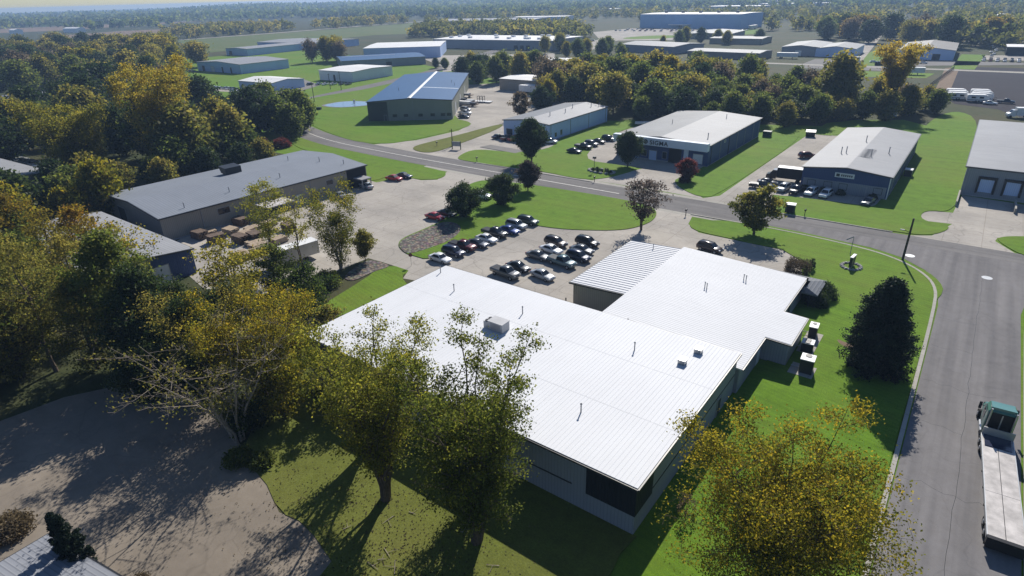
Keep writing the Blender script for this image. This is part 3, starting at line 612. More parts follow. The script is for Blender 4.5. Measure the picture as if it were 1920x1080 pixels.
for bl, pipes in BL[:8]:
    for face, us in pipes:
        for u in us: bl.panel('downpipe', face, u, u+.13, 0, bl.h-.05, 'trim_grey', .13)
    for face, w_ in (('front', bl.L), ('right', bl.D)): bl.panel('base_band', face, .02, w_-.02, -.1, .28, 'trim_grey', .022)
# --- the industrial park behind, one building each: name, label, x, y, rot, L, D, h, rise, ridge, wall, roof, doors
far = [
 ('grey_warehouse','wide low warehouse with half grey half white roof beyond the golden tree',-452,232,2,52,38,5.8,1.2,'y','wall_ltblue','grey_roof',[(6,9),(17,21),(30,31.5),(40,41.5)]),
 ('white_roofed_workshop','small workshop with pale gable roof and two dark doors near the junction',-329.5,189.8,3,28.5,21,4.3,1.1,'x','wall_ltblue','white_far_roof',[(3,6.5),(10,13),(14,17)]),
 ('pale_flat_warehouse','pale walled warehouse with white flat roof behind the blue roofed plant',-321,236.8,4,28,33,5.4,.6,'x','wall_white','white_far_roof',[(12,13.5),(15,17)]),
 ('grey_hangar','grey metal hangar beside the airfield grass',-562,318,5,30,62,5.6,.8,'y','wall_ltblue','grey_roof',[(4,8)]),
 ('grey_hangar','rear grey metal hangar with lean-to beside the airfield',-606,378,6,84,58,6.0,.9,'x','wall_ltblue','grey_roof',[(20,26)]),
 ('dark_blue_warehouse','dark blue roofed warehouse with white ridge line left of the plant',-357,283,56,58,40,5.0,.9,'x','wall_slate','blue_roof',[(8,12),(30,34)]),
 ('white_box_warehouse','tall white roofed warehouse rising behind the blue roofed plant',-398,338,38,60,62,8.0,.4,'x','wall_ltblue','white_far_roof',[(10,14),(32,36)]),
 ('distribution_warehouse','very long white roofed distribution warehouse with dock doors',-424,444.5,5,126,58,7.5,.4,'x','wall_slate','white_far_roof',[(88,92),(94,98),(100,104)]),
 ('distant_plant','far grey roofed plant along the tree line left of centre',-718,748,16,168,85,9,.6,'x','wall_slate','grey_roof',[(40,48)]),
 ('distant_annex','white roofed annex behind the far grey plant',-640,860,16,90,40,10,.4,'x','wall_white','white_far_roof',[]),
 ('big_blue_warehouse','tall big blue warehouse far away under a white roof',-380,785,-6,134,62,16,.5,'x','wall_bigblue','white_far_roof',[(56,60)]),
 ('brown_canopy_shed','low brown roofed open shed in front of the big blue warehouse',-252,612,5,46,64,4.2,1.2,'y','wall_brown','grey_roof_dark',[(6,9),(14,17),(24,27)]),
 ('grey_gable_shed','grey gabled shed right of the brown open shed',-243,468,-14,52,38,5.2,1.2,'x','wall_slate','grey_roof_dark',[(6,10),(40,44)]),
 ('white_front_shed','white roofed shed poking above the thick tree belt',-232,340,18,44,18,4.6,.4,'x','wall_tan','white_far_roof',[]),
 ('blue_grey_shed','blue grey shed with dark gable roof beyond the tree belt',-121,474,2,24,48,5.6,1.2,'y','wall_slate','grey_roof_dark',[(9,13)]),
 ('round_gable_shed','pale shed with low grey gable left of the tall orange tree',-99,474,2,24,40,5.2,1.4,'y','wall_ltblue','grey_roof_dark',[]),
 ('tan_gable_shed','tan roofed gable shed right of the tall orange tree',-50,474,2,29,62,5.6,1.7,'y','wall_ltblue','tan_roof',[(18,22)]),
 ('dark_shed','dark shed with white roof edge at the far right lot',4,520,2,26,22,5.0,.2,'x','wall_dark','white_far_roof',[]),
 ('tan_low_shed','low tan shed in the lot behind the middle trees',-204,560,0,44,30,4.5,.7,'x','wall_tan','grey_roof_dark',[]),
 ('green_roofed_shed','wide dull roofed shed half lost in the middle trees',-175,440,-4,50,24,4.2,.8,'x','wall_brown','grey_roof_dark',[]),
 ('white_greenhouse','white ribbed greenhouse roof among dark trees at upper right',-21,872,2,30,40,5,6,'y','wall_white','white_far_roof',[]),
 ('white_long_roof','very long white roof at the upper right corner',-70,1780,2,170,90,9,.3,'x','wall_slate','white_far_roof',[]),
 ('white_flat_building','long white roof far off right of the big blue warehouse',-530,1420,-8,120,60,9,.3,'x','wall_slate','white_far_roof',[]),
 ('white_flat_building','second white roof above the big blue warehouse at right',-470,1590,-8,120,50,9,.3,'x','wall_slate','white_far_roof',[]),
 ('white_flat_building','small white roof at the right end of the far white row',-366,1596,-8,62,40,9,.3,'x','wall_slate','white_far_roof',[]),
 ('white_flat_building','white roof left of the big blue warehouse on the tree line',-748,1290,16,60,62,9,.3,'x','wall_slate','white_far_roof',[]),
 ('white_flat_building','farthest thin white roof near the skyline at right',-640,1900,-8,160,50,9,.3,'x','wall_slate','white_far_roof',[]),
 ('white_flat_building','thin white roof near the skyline above the far white row',-420,1960,-8,140,50,9,.3,'x','wall_slate','white_far_roof',[]),
 ('farm_building','white farm building at the foot of the far hills at left',-1500,428,0,28,14,7,2,'x','wall_white','white_far_roof',[]),
 ('farm_building','long white farm building below the far hills at left',-1420,490,10,44,16,7,2,'x','wall_white','white_far_roof',[]),
 ('dock_building','purple grey building with white dock doors at left edge',-372,84,28,64,30,5,.4,'x','wall_purple','grey_roof_dark',[(4,9),(18,23),(30,35),(44,49)]),
 ('left_low_building','low grey building peeping through trees at left edge',-222,38,4,32,12,4.5,.5,'x','wall_brown','grey_roof',[]),
]
for (n, lab, x, y, rot, L, D, h, rise, rd, wl, rf, doors) in far:
    b = Bld(n, lab, x, y, rot, L, D, h, rise, rd, wl, rf, trim=None if L > 100 or h >= 7 else 'trim_grey')
    for (u0, u1) in doors: b.door('front', u0, u1, min(3.6, h*.62), 'door_dark' if (u0*7) % 2 < 1 else 'door_white')
    if n == 'distribution_warehouse':
        rr = random.Random(5)
        for i in range(16): b.unit(rr.uniform(8,118), rr.uniform(6,52), 3, 3, 1.4, 'roof_unit', 'trim_white')
    if n in ('big_blue_warehouse',):
        b.panel('entrance_canopy', 'front', 46, 72, 4.2, 4.9, 'trim_white', 9)
        for i in range(5): b.unit(20+i*24, 30, 3, 3, 2, 'roof_unit', 'trim_dark')
    if n == 'dark_blue_warehouse': MB().box(2,40,19.6,20.4,b.top(2,20)-.1,b.top(2,20)+.1).build('ridge_cap', M['trim_white'], b.o)
# --- house whose roof corner shows at lower left
b = Bld('house', 'pale low roofed house cut off by the lower left corner', -51.0, -8.4, 10.0, 30, 14.0, 3.2, .7, 'x', 'wall_tan', 'house_roof', 'house', .5)
b.window('back', 20, 21.6, 1, 2.2); b.door('back', 12, 13, 2.1)

# ---------------------------------------------------------------- vehicles (each kind built once with its parts, then copied)
def loft(secs):
    """secs: list of rings (same length, closed) -> mesh with end caps"""
    m = MB(); n = len(secs[0]); vs = [p for s in secs for p in s]; fs = []
    for k in range(len(secs)-1):
        for i in range(n): fs.append((k*n+i, k*n+(i+1)%n, (k+1)*n+(i+1)%n, (k+1)*n+i))
    fs += [tuple(range(n-1,-1,-1)), tuple(range((len(secs)-1)*n, len(secs)*n))]
    return m.add(vs, fs)
def ring(x, w, zb, zt): return [(x,-w*.9,zb),(x,-w,zb+.12),(x,-w,zt-.16),(x,-w*.94,zt-.04),(x,-w*.82,zt),(x,w*.82,zt),(x,w*.94,zt-.04),(x,w,zt-.16),(x,w,zb+.12),(x,w*.9,zb)]
def car(kind):
    L, W, H = dict(sedan=(4.7,1.80,1.45), suv=(4.7,1.88,1.74), pickup=(5.7,1.96,1.86), van=(5.0,1.95,1.8))[kind]
    e = empty('parked_'+kind, (0,0,-50)); h = L/2; w = W/2
    if kind == 'sedan': belt = .93; body = [(-h,w*.86,.38,.78),(-h+.25,w*.96,.3,.93),(-h+.9,w,.24,.97),(0,w,.22,.95),(h-1.2,w,.24,.90),(h-.35,w*.95,.28,.80),(h,w*.82,.36,.62)]; gh = (-h+.75,-h+1.45,.25,h-1.35)
    elif kind == 'suv': belt = 1.08; body = [(-h,w*.9,.42,1.0),(-h+.15,w*.97,.36,1.08),(0,w,.3,1.08),(h-1.1,w,.3,1.06),(h-.3,w*.95,.34,.96),(h,w*.84,.42,.74)]; gh = (-h+.06,-h+.42,.45,h-1.2)
    elif kind == 'van': belt = 1.1; body = [(-h,w*.94,.42,1.05),(-h+.1,w,.36,1.1),(0,w,.3,1.1),(h-.9,w,.3,1.05),(h-.3,w*.95,.34,.95),(h,w*.84,.42,.7)]; gh = (-h+.04,-h+.25,.95,h-.75)
    else: belt = 1.14; body = [(-h,w*.95,.55,1.14),(-h+.08,w,.45,1.14),(-.75,w,.42,1.14),(.3,w,.4,1.14),(h-1.0,w,.4,1.16),(h-.2,w*.96,.44,1.06),(h,w*.88,.5,.86)]; gh = (-.72,-.5,.75,1.45)
    m = loft([ring(*b) for b in body]); wb, wt = w*.93, w*.74; zr = H
    x0, x1, x2, x3 = gh
    zb = belt-.06
    g = loft([[(x0,-wb,zb),(x0,wb,zb),(x0+.02,wb*.98,zb+.02),(x0+.02,-wb*.98,zb+.02)], [(x1,-wb,zb),(x1,wb,zb),(x1,wt,zr-.05),(x1,-wt,zr-.05)], [((x1+x2)/2,-wb,zb),((x1+x2)/2,wb,zb),((x1+x2)/2,wt,zr),((x1+x2)/2,-wt,zr)], [(x2,-wb,zb),(x2,wb,zb),(x2,wt,zr-.06),(x2,-wt,zr-.06)], [(x3,-wb,zb),(x3,wb,zb),(x3-.02,wb*.98,zb+.02),(x3-.02,-wb*.98,zb+.02)]])
    m.add(g.v, g.f)
    bo = m.build('body', M['car_white'], e, True)
    if kind == 'pickup': MB().box(-h+.18,-.86,-w*.84,w*.84,1.145,1.165).build('cargo_bed', M['black'], e)
    def quad(name, pts, off): 
        a, b_, c, d = [Vector(p) for p in pts]; n = (b_-a).cross(d-a).normalized()*off; ce = (a+b_+c+d)/4
        q = [ce+(p-ce)*.88+n for p in (a,b_,c,d)]; q2 = [p-n*1.6 for p in q]
        MB().add(q+q2, [(0,1,2,3),(7,6,5,4),(0,4,5,1),(1,5,6,2),(2,6,7,3),(3,7,4,0)]).build(name, M['glass'], e)
    quad('windscreen', [(x3,-wb,belt),(x3,wb,belt),(x2,wt,zr-.06),(x2,-wt,zr-.06)], .02)
    quad('rear_window', [(x0,wb,belt),(x0,-wb,belt),(x1,-wt,zr-.05),(x1,wt,zr-.05)], .02)
    for sgn in (-1, 1):
        p = [(x0+.15,sgn*wb,belt),(x3-.12,sgn*wb,belt),(x2,sgn*wt,zr-.06),(x1,sgn*wt,zr-.05)]
        if sgn > 0: p = p[::-1]
        quad('side_window', p, .02)
        MB().box(h-.22,h-.03,sgn*w*.66-.17,sgn*w*.66+.17,.62 if kind=='sedan' else .78,.76 if kind=='sedan' else .93).build('headlight', M['lamp'], e)
        MB().box(-h-.015,-h+.1,sgn*w*.72-.14,sgn*w*.72+.14,.70 if kind=='sedan' else .85,.84 if kind=='sedan' else 1.05).build('tail_light', M['tail'], e)
        for x in (-h+.95 if kind != 'pickup' else -h+1.15, h-.92):
            r = .33 if kind == 'sedan' else .39
            wh = MB().tube((x,sgn*(w-.2),r),(x,sgn*(w+.015),r),r,r,14).build('wheel', M['tyre'], e)
            MB().tube((x,sgn*(w+.005),r),(x,sgn*(w+.03),r),r*.6,r*.55,10).build('rim', M['rim'], wh)
    return e
PROTO = {k: car(k) for k in ('sedan','suv','pickup','van')}
used = set()
def park(kind, color, x, y, deg, label, group):
    o = PROTO[kind] if kind not in used else copy_tree(PROTO[kind]); used.add(kind)
    o.location = (x, y, .034); o.rotation_euler = (0,0,R(deg)); tag(o, label, 'pickup truck' if kind == 'pickup' else kind if kind in ('suv','van') else 'car', group)
    for c in o.children:
        if c.name.startswith('body'): setmat(c, M['car_'+color])
    return o
G1 = 'cars parked along the grass edge of the lot'
for kind, c, x, y, lab in [
 ('sedan','white',-71.6,72.6,'white sedan nearest the white roof in the row beside the grass'),
 ('suv','navy',-71.5,76.1,'very dark blue suv next to the nearest white sedan'),
 ('pickup','maroon',-72.0,79.2,'dark red pickup squeezed third in the row by the grass'),
 ('sedan','slate',-70.6,81.9,'dark slate sedan with bright windscreen, fourth in the row by the grass'),
 ('sedan','white',-70.7,84.8,'white sedan in the middle of the row by the grass'),
 ('pickup','black',-71.2,88.0,'black pickup beside the blue car in the row by the grass'),
 ('sedan','blue',-69.9,91.0,'blue sedan in the row by the grass'),
 ('suv','silver',-70.3,94.0,'silver car second from the lawn end of the row by the grass'),
 ('suv','green',-69.7,97.2,'dark green suv at the lawn end of the row by the grass')]:
    park(kind, c, x, y, random.Random(x*y).uniform(-3,3), lab, G1)
G2 = 'cars parked in the middle of the lot'
for kind, c, x, y, d, lab in [
 ('suv','brown',-58.3,90.3,-8,'dark brown suv at the back of the middle cluster of cars'),
 ('sedan','white',-57.2,87.0,-6,'white sedan with dark sunroof behind the silver one in the middle cluster'),
 ('sedan','grey',-57.6,83.3,-4,'grey sedan left of the teal pickup'),
 ('pickup','teal',-52.4,83.1,-8,'grey teal pickup with open bed in the middle cluster'),
 ('suv','navy',-51.2,86.7,-6,'navy suv just behind the teal pickup'),
 ('sedan','grey',-52.4,90.0,-4,'dark grey sedan behind the navy suv'),
 ('suv','black',-53.4,93.6,-4,'black suv farthest back in the middle cluster'),
 ('sedan','black',-57.6,77.3,-6,'black sedan parked beside the grey pickup'),
 ('pickup','grey',-57.9,74.0,-6,'dark grey pickup with pale bonnet nearest the big roof'),
 ('sedan','silver',-52.2,76.8,-10,'silver sedan with dark roof standing alone nearest the big roof')]:
    park(kind, c, x, y, d, lab, G2)
for kind, c, x, y, d, lab, g in [
 ('suv','brown',-33.4,103.2,-10,'brown car by the grey skirt roof of the factory',None),
 ('sedan','red',-88.3,89.0,0,'bright red car by the bushy trees and rock bed','cars in the long shed lot'),
 ('sedan','black',-87.6,92.0,0,'black car next to the red one under the bushy trees','cars in the long shed lot'),
 ('sedan','red',-118.7,105.8,8,'red car parked at the lawn behind the long tan shed','cars in the long shed lot'),
 ('sedan','navy',-118.1,108.8,8,'dark blue car beside the red one at the far lawn edge','cars in the long shed lot'),
 ('sedan','silver',-119.4,97.0,170,'silver car in front of the long tan shed corner','cars in the long shed lot'),
 ('sedan','silver',-119.0,88.0,175,'silver car behind the thin yellowish tree','cars in the long shed lot'),
 ('pickup','white',-89.3,105.6,10,'white pickup glimpsed between the street trees','cars in the long shed lot'),
 ('sedan','black',-126.7,160.4,80,'black car at the front of the narrow pale blue shed','cars at the narrow shed'),
 ('pickup','maroon',-122.3,160.0,82,'dark red pickup at the front of the narrow pale blue shed','cars at the narrow shed'),
 ('pickup','red',-119.4,160.2,82,'bright red pickup behind the round dark street tree','cars at the narrow shed'),
 ('suv','white',-107.4,162.6,20,'white suv at the corner of the narrow pale blue shed','cars at the narrow shed'),
 ('sedan','black',-94.2,155.6,-5,'black car nearest the road in the row of five on the lettered warehouse lot','cars at the lettered warehouse'),
 ('pickup','black',-94.6,161.6,-5,'black pickup second from the road in the row of five','cars at the lettered warehouse'),
 ('suv','grey',-94.4,166.2,-5,'grey suv in the middle of the row of five','cars at the lettered warehouse'),
 ('sedan','black',-94.4,170.6,-5,'black car second from the far end of the row of five','cars at the lettered warehouse'),
 ('suv','black',-93.4,175.4,-5,'black suv at the far end of the row of five','cars at the lettered warehouse'),
 ('suv','silver',-32.6,148.3,-97,'silver suv at the left of the row before the dark blue shed','cars at the dark blue shed'),
 ('pickup','black',-29.6,148.1,-97,'black pickup between silver and white cars before the dark blue shed','cars at the dark blue shed'),
 ('suv','white',-26.6,148.3,-97,'left one of two white suvs before the dark blue shed','cars at the dark blue shed'),
 ('suv','white',-23.5,148.3,-97,'right one of two white suvs before the dark blue shed','cars at the dark blue shed'),
 ('sedan','grey',-14.8,147.6,-100,'dark grey car standing alone at the right end before the dark blue shed','cars at the dark blue shed'),
 ('pickup','black',-37.4,147.6,10,'black pickup with pale bed cover beside the driveway grass','cars at the dark blue shed'),
 ('sedan','grey',-37.2,151.6,10,'dark car nose to the box truck','cars at the dark blue shed'),
 ('suv','maroon',-35.6,183.3,40,'dark maroon car beside the long wall of the dark blue shed','cars at the dark blue shed'),
 ('suv','silver',-171.4,195.9,10,'silver car third from the corner of the blue roofed plant','cars at the blue roofed plant'),
 ('pickup','white',-166.0,189.2,10,'white pickup beside the blue roofed plant wall','cars at the blue roofed plant'),
 ('sedan','black',-161.2,183.0,10,'black car at the corner of the blue roofed plant','cars at the blue roofed plant')]:
    park(kind, c, x, y, d, lab, g)
park('van','white',-30,-46,90,'white van on the lawn behind the camera','vans') if False else None
for k in ('van',):   # small vans in the distant lots start from this one
    park('van','white',-303,186.5,20,'white van in front of the small pale gabled workshop','vehicles by the junction workshop')
# distant cars, too small to show parts: one mesh each
def tinycar():
    o = PROTO['sedan']; m = MB()
    m.add(loft([ring(*b) for b in [(-2.3,.8,.3,.8),(-1.9,.9,.25,.95),(0,.9,.25,.95),(1.9,.9,.25,.85),(2.3,.8,.3,.65)]]).v, loft([ring(*b) for b in [(-2.3,.8,.3,.8),(-1.9,.9,.25,.95),(0,.9,.25,.95),(1.9,.9,.25,.85),(2.3,.8,.3,.65)]]).f)
    n = len(m.f)
    g = loft([[(-1.7,-.85,.9),(-1.7,.85,.9),(-1.68,.8,.92),(-1.68,-.8,.92)],[(-1.1,-.85,.9),(-1.1,.85,.9),(-1.1,.66,1.4),(-1.1,-.66,1.4)],[(.2,-.85,.9),(.2,.85,.9),(.2,.66,1.42),(.2,-.66,1.42)],[(1.1,-.85,.9),(1.1,.85,.9),(1.08,.8,.92),(1.08,-.8,.92)]])
    m.add(g.v, g.f)
    for x in (-1.4,1.4):
        for s_ in (-.78,.78): m.tube((x,s_,.32),(x,s_*1.16,.32),.32,.32,8)
    me = m.build('distant_car', [M['car_white'], M['glass'], M['tyre']])
    for i, f in enumerate(me.data.polygons):
        if i >= n+len(g.f): f.material_index = 2
        elif i >= n and i-n < len(g.f): 
            if abs(f.normal.z) < .9: f.material_index = 1
    return me
tiny = tinycar(); first = [True]; rr = random.Random(11)
def far_cars(pts, lab, group, deg, cols=('white','silver','black','grey','navy','maroon','white','white')):
    for (x, y) in pts:
        o = tiny if first[0] else tiny.copy()
        if not first[0]: COL.objects.link(o)
        first[0] = False
        o.location = (x, y, .07); o.rotation_euler = (0,0,R(deg+rr.uniform(-6,6))); c = rr.choice(cols); setmat(o, M['car_'+c])
        tag(o, '%s car far away, %s' % ({'silver':'silver','white':'white','black':'black','grey':'dark grey','navy':'dark blue','maroon':'dark red','red':'red'}.get(c,c), lab), 'car', group+', '+c)
far_cars([(-378+i*6.4+rr.uniform(-1,1), 716+k*17) for i in range(24) for k in range(3) if rr.random() < .72], 'in the crowded lot before the tall big blue warehouse', 'cars before the big blue warehouse', 90)
far_cars([(-322+i*3.4, 560-i*2.2) for i in range(9) if rr.random() < .8], 'beside the pale drive left of the grey gabled shed', 'cars beside the pale drive', 60)
far_cars([(-6+i*3.4, 478+k*9) for i in range(9) for k in range(2) if rr.random() < .85], 'in the lot by the dark shed at upper right', 'cars at the dark shed', 90)
far_cars([(-3+rr.uniform(-2,2), 512+i*13) for i in range(7)], 'along the track between dark trees at upper right', 'cars on the track', 90, ('white','white','silver'))
far_cars([(-262+i*5.5, 330-i*3.3) for i in range(9) if i != 4], 'in the tree dotted lot behind the blue roofed plant', 'cars behind the blue roofed plant', 60, ('black','navy','grey','black','maroon'))
far_cars([(-272+i*5.5, 346-i*3.3) for i in range(8)], 'in the back row of the tree dotted lot', 'back row behind the blue roofed plant', 60, ('black','navy','grey','silver'))
far_cars([(-349+i*3.1, 183+i*.6+rr.uniform(-1,1)) for i in range(7)], 'left of the small pale gabled workshop', 'cars left of the workshop', 95, ('grey','black','silver','white','black'))
far_cars([(-322+i*6.5, 181.5) for i in range(4)], 'in front of the small pale gabled workshop', 'cars before the workshop', 20, ('white','silver','white'))
far_cars([(-306+i*4, 219+i*2.2+rr.uniform(-1,1)) for i in range(6)], 'between the workshop and the pale flat warehouse', 'cars between the sheds', 100, ('black','grey','silver','white'))
far_cars([(-78+rr.uniform(0,44), 415+rr.uniform(0,40)) for i in range(16)], 'in the gap under the tall orange tree', 'cars in the lot under the orange tree', 20, ('white','silver','white','black'))
far_cars([(-452+i*3.2, 226-i*.6) for i in range(4)], 'at the left end of the wide low warehouse', 'cars at the wide warehouse', 95, ('black','grey'))
far_cars([(-219-i*3.3, 60-i*.3) for i in range(7)], 'in the shady lot behind the left woods', 'cars in the left woods lot', 95, ('white','silver','grey','white'))

# --- caravans on the dark yard
cv = empty('caravan', (0,0,0))
m = loft([[(x,-1.2*w_,.5),(x,-1.2*w_,zt),(x,1.2*w_,zt),(x,1.2*w_,.5)] for x, w_, zt in [(-3.6,.94,2.5),(-3.3,1,2.85),(2.2,1,2.9),(3.1,1,2.6),(3.7,.92,1.6)]]); m.build('body', M['trim_white'], cv)
for s_ in (-1,1):
    MB().box(-2.2,-.8,s_*1.2-.03,s_*1.2+.03,1.5,2.2).build('window', M['glass'], cv); MB().box(.4,1.8,s_*1.2-.03,s_*1.2+.03,1.5,2.2).build('window', M['glass'], cv)
    for x in (-.5,.4): MB().tube((x,s_*.95,.36),(x,s_*1.22,.36),.36,.36,10).build('wheel', M['tyre'], cv)
    MB().box(-3.4,3.0,s_*1.2-.025,s_*1.2+.025,.8,1.05).build('stripe', M['car_slate'], cv)
MB().box(3.6,5.0,-.08,.08,.5,.62).build('drawbar', M['black'], cv)
for i, (x, y) in enumerate([(-11.5,318),(-10.5,312.5),(-10.2,307),(-3.2,320),(-2.4,314.5),(-2.6,309),(-3.6,304)]):
    o = cv if i == 0 else copy_tree(cv); o.location = (x+1.5, y+5, .04); o.rotation_euler = (0,0,R(8))
    tag(o, ['white caravan at back left of the cluster on the dark yard','white caravan middle of the left column on the dark yard','white caravan front left of the cluster on the dark yard','white caravan at back right of the cluster on the dark yard','white caravan second from back on the right of the cluster','white caravan third from back on the right of the cluster','white caravan front right of the cluster on the dark yard'][i], 'caravan', 'caravans on the dark yard')
park('sedan','white',2.2,304.5,0,'white car in front of the caravans on the dark yard','cars by the caravans'); park('pickup','navy',7,310,0,'dark pickup at the right of the caravans','cars by the caravans')
# --- white work truck at right edge
def box_truck(name, label, x, y, deg, boxc, roofc, cabc, L=6.2):
    e = empty(name, (x,y,.034), R(deg), label, 'truck')
    MB().box(-L*.72,L*.28,-1.2,1.2,.9,3.4).build('cargo_box', M[boxc], e); MB().box(-L*.72-.03,L*.28+.03,-1.23,1.23,3.4,3.48).build('box_roof', M[roofc], e)
    c = loft([[(a,-1.1*w_,.55),(a,-1.1*w_,z),(a,1.1*w_,z),(a,1.1*w_,.55)] for a, w_, z in [(L*.28+.1,1,2.7),(L*.28+1.0,1,2.7),(L*.28+1.6,.96,1.75),(L*.28+2.4,.88,1.5),(L*.28+2.5,.85,1.0)]]).build('cab', M[cabc], e)
    a = L*.28
    MB().add([(a+1.05,-.95,2.62),(a+1.05,.95,2.62),(a+1.62,.9,1.82),(a+1.62,-.9,1.82),(a+1.0,-.95,2.55),(a+1.0,.95,2.55),(a+1.55,.9,1.75),(a+1.55,-.9,1.75)], [(3,2,1,0),(4,5,6,7),(0,1,5,4),(2,3,7,6),(1,2,6,5),(3,0,4,7)]).build('windscreen', M['glass'], c)
    for s_ in (-1,1):
        for xx in (-L*.5, a+1.5): 
            w_ = MB().tube((xx,s_*.85,.46),(xx,s_*1.16,.46),.46,.46,12).build('wheel', M['tyre'], e)
        MB().box(a+2.42,a+2.53,s_*.7-.16,s_*.7+.16,.9,1.1).build('headlight', M['lamp'], e)
    return e
box_truck('box_truck', 'black box truck with white roof beside the dark blue shed', -34.6, 156.6, 184, 'black', 'trim_white', 'car_black')
box_truck('work_truck', 'white truck at the right edge on the dark yard', 11.0, 277.5, 200, 'trim_white', 'trim_white', 'car_white', 4.5)
# --- flatbed semi on the side street
e = empty('flatbed_truck', (9.75, 60.6, .034), R(90+3.6), 'teal semi truck pulling an empty pale flatbed trailer on the street', 'truck')
# local +x is forward; trailer deck from -8 to 7.2, tractor ahead
tr = MB().box(-8,7.2,-1.3,1.3,1.2,1.42).build('trailer_deck', M['deck'], e)
g = MB()
for y in (.02,): g.box(-7.95,7.15,y-.025,y+.025,1.41,1.432)
g.box(-2.0,-1.98,-1.27,1.27,1.41,1.428)
g.build('plank_joint', M['trim_dark'], tr)
g = MB()
for s_ in (-1,1): g.box(-8.03,7.23,s_*1.3-.04,s_*1.3+.04,1.08,1.46)
g.build('side_rail', M['steel'], e)
MB().box(-8.4,-8.0,-1.32,1.32,.75,1.5).box(-8.44,-8.4,-1.3,1.3,.45,1.3).build('rear_bumper', M['black'], e)
MB().box(-7.6,7,-.5,.5,.75,1.2).build('chassis', M['black'], e)
MB().box(7.2,7.3,-1.3,1.3,1.2,2.3).build('headboard', M['steel'], e); MB().box(5.2,7.15,-1.1,1.1,1.44,1.5).build('tarpaulin', M['car_navy'], e)
def axle(x, r=.5):
    for s_ in (-1,1):
        w_ = MB().tube((x,s_*.75,r),(x,s_*1.28,r),r,r,16).build('wheel', M['tyre'], e); MB().tube((x,s_*1.27,r),(x,s_*1.31,r),r*.5,r*.45,10).build('rim', M['rim'], w_)
for x in (-6.6,-5.3,6.0,7.3,12.6): axle(x)
MB().box(4.8,13.4,-.45,.45,.6,1.0).build('frame', M['black'], e)
c = loft([[(x,-1.2*w_,zb),(x,-1.25*w_,zb+.6),(x,-1.22*w_,zt-.35),(x,-1.0*w_,zt),(x,1.0*w_,zt),(x,1.22*w_,zt-.35),(x,1.25*w_,zb+.6),(x,1.2*w_,zb)] for x, w_, zb, zt in [(8.2,.97,.9,3.7),(8.35,1,.9,3.9),(10.0,1,.9,3.85),(11.0,.98,.9,3.0),(11.25,.9,.9,2.05),(13.2,.8,.9,1.8),(13.5,.72,.95,1.5)]])
cb = c.build('cab', M['car_green'], e)
teal = paint('cab_teal', (.05,.16,.14), .35, 0, .05, .5, .6); setmat(cb, teal)
MB().box(8.12,8.21,-1.1,1.1,1.2,3.6).build('rear_panel', M['black'], cb); MB().box(8.08,8.13,-.05,.05,1.4,3.5).build('hose', M['steel'], cb)
MB().add([(10.3,-1.05,3.55),(10.3,1.05,3.55),(11.13,1.02,2.3),(11.13,-1.02,2.3),(10.2,-1.05,3.5),(10.2,1.05,3.5),(11.0,1.02,2.2),(11.0,-1.02,2.2)], [(0,1,2,3),(7,6,5,4),(0,4,5,1),(2,6,7,3),(1,5,6,2),(3,7,4,0)]).build('windscreen', M['glass'], cb)
for s_ in (-1,1):
    MB().box(9.2,10.4,s_*1.235-.03,s_*1.235+.03,2.1,3.0).build('side_window', M['glass'], cb)
    MB().box(10.9,11.1,s_*1.55-.12,s_*1.55+.12,2.1,2.9).box(10.96,11.02,s_*1.2-.05,s_*1.5+.05,2.5,2.56).build('mirror', M['black'], cb)
    MB().tube((8.0,s_*1.02,1.0),(8.0,s_*1.02,4.1),.09,.09,8).build('exhaust_stack', M['rim'], e)
    MB().tube((8.6,s_*1.05,.72),(10.6,s_*1.05,.72),.32,.32,12).build('fuel_tank', M['rim'], e)
    MB().box(13.38,13.52,s_*.72-.16,s_*.72+.16,1.1,1.35).build('headlight', M['lamp'], e)
g = MB()
for s_ in (-1,1): g.box(-7.75,-7.7,s_*1.0-.28,s_*1.0+.28,.15,.8)
g.build('mudflap', M['black'], e)
for x_ in (-6.5,-4,-1.5,1,3.5,6):
    for s_ in (-1,1): MB().box(x_,x_+.18,s_*1.36-.03,s_*1.36+.03,1.12,1.3).build('stake_pocket', M['black'], e)
MB().add([(8.3,-1.1,3.88),(8.3,1.1,3.88),(10.0,1.0,3.86),(10.0,-1.0,3.86),(8.3,-1.05,4.15),(8.3,1.05,4.15),(9.4,.95,3.95),(9.4,-.95,3.95)], [(4,5,6,7)[::-1],(0,1,5,4)[::-1],(1,2,6,5)[::-1],(2,3,7,6)[::-1],(3,0,4,7)[::-1]]).build('roof_fairing', teal, cb)
MB().box(13.4,13.56,-.62,.62,1.0,1.62).build('grille', M['rim'], e)
# --- trailers
def trailer(name, label, x, y, deg, L, W, z0, z1, mat, legs=True, group=None, cat='trailer', stripes=None):
    e = empty(name, (x,y,.03), R(deg), label, cat, group)
    b_ = MB().box(-L/2,L/2,-W/2,W/2,z0,z1).build('body', M[mat], e); MB().box(-L/2-.04,L/2+.04,-W/2-.04,W/2+.04,z1,z1+.07).build('roof', M['trim_white'], e)
    for x_ in (-L*.32,-L*.32+1.1):
        for s_ in (-1,1): MB().tube((x_,s_*(W/2-.35),.42),(x_,s_*(W/2-.04),.42),.42,.42,12).build('wheel', M['tyre'], e)
    MB().box(L*.25,L*.25+.2,-W/2+.3,W/2-.3,0,z0).build('landing_leg', M['black'], e)
    MB().box(-L/2-.03,-L/2,-W/2+.15,W/2-.15,z0+.1,z1-.1).build('rear_door', M['trim_grey'], e)
    return e
trailer('semi_trailer','white semi trailer parked in front of the flat tan shed',-172.5,246.5,0,15,2.5,1.1,3.9,'trim_white',group='trailers before the flat shed')
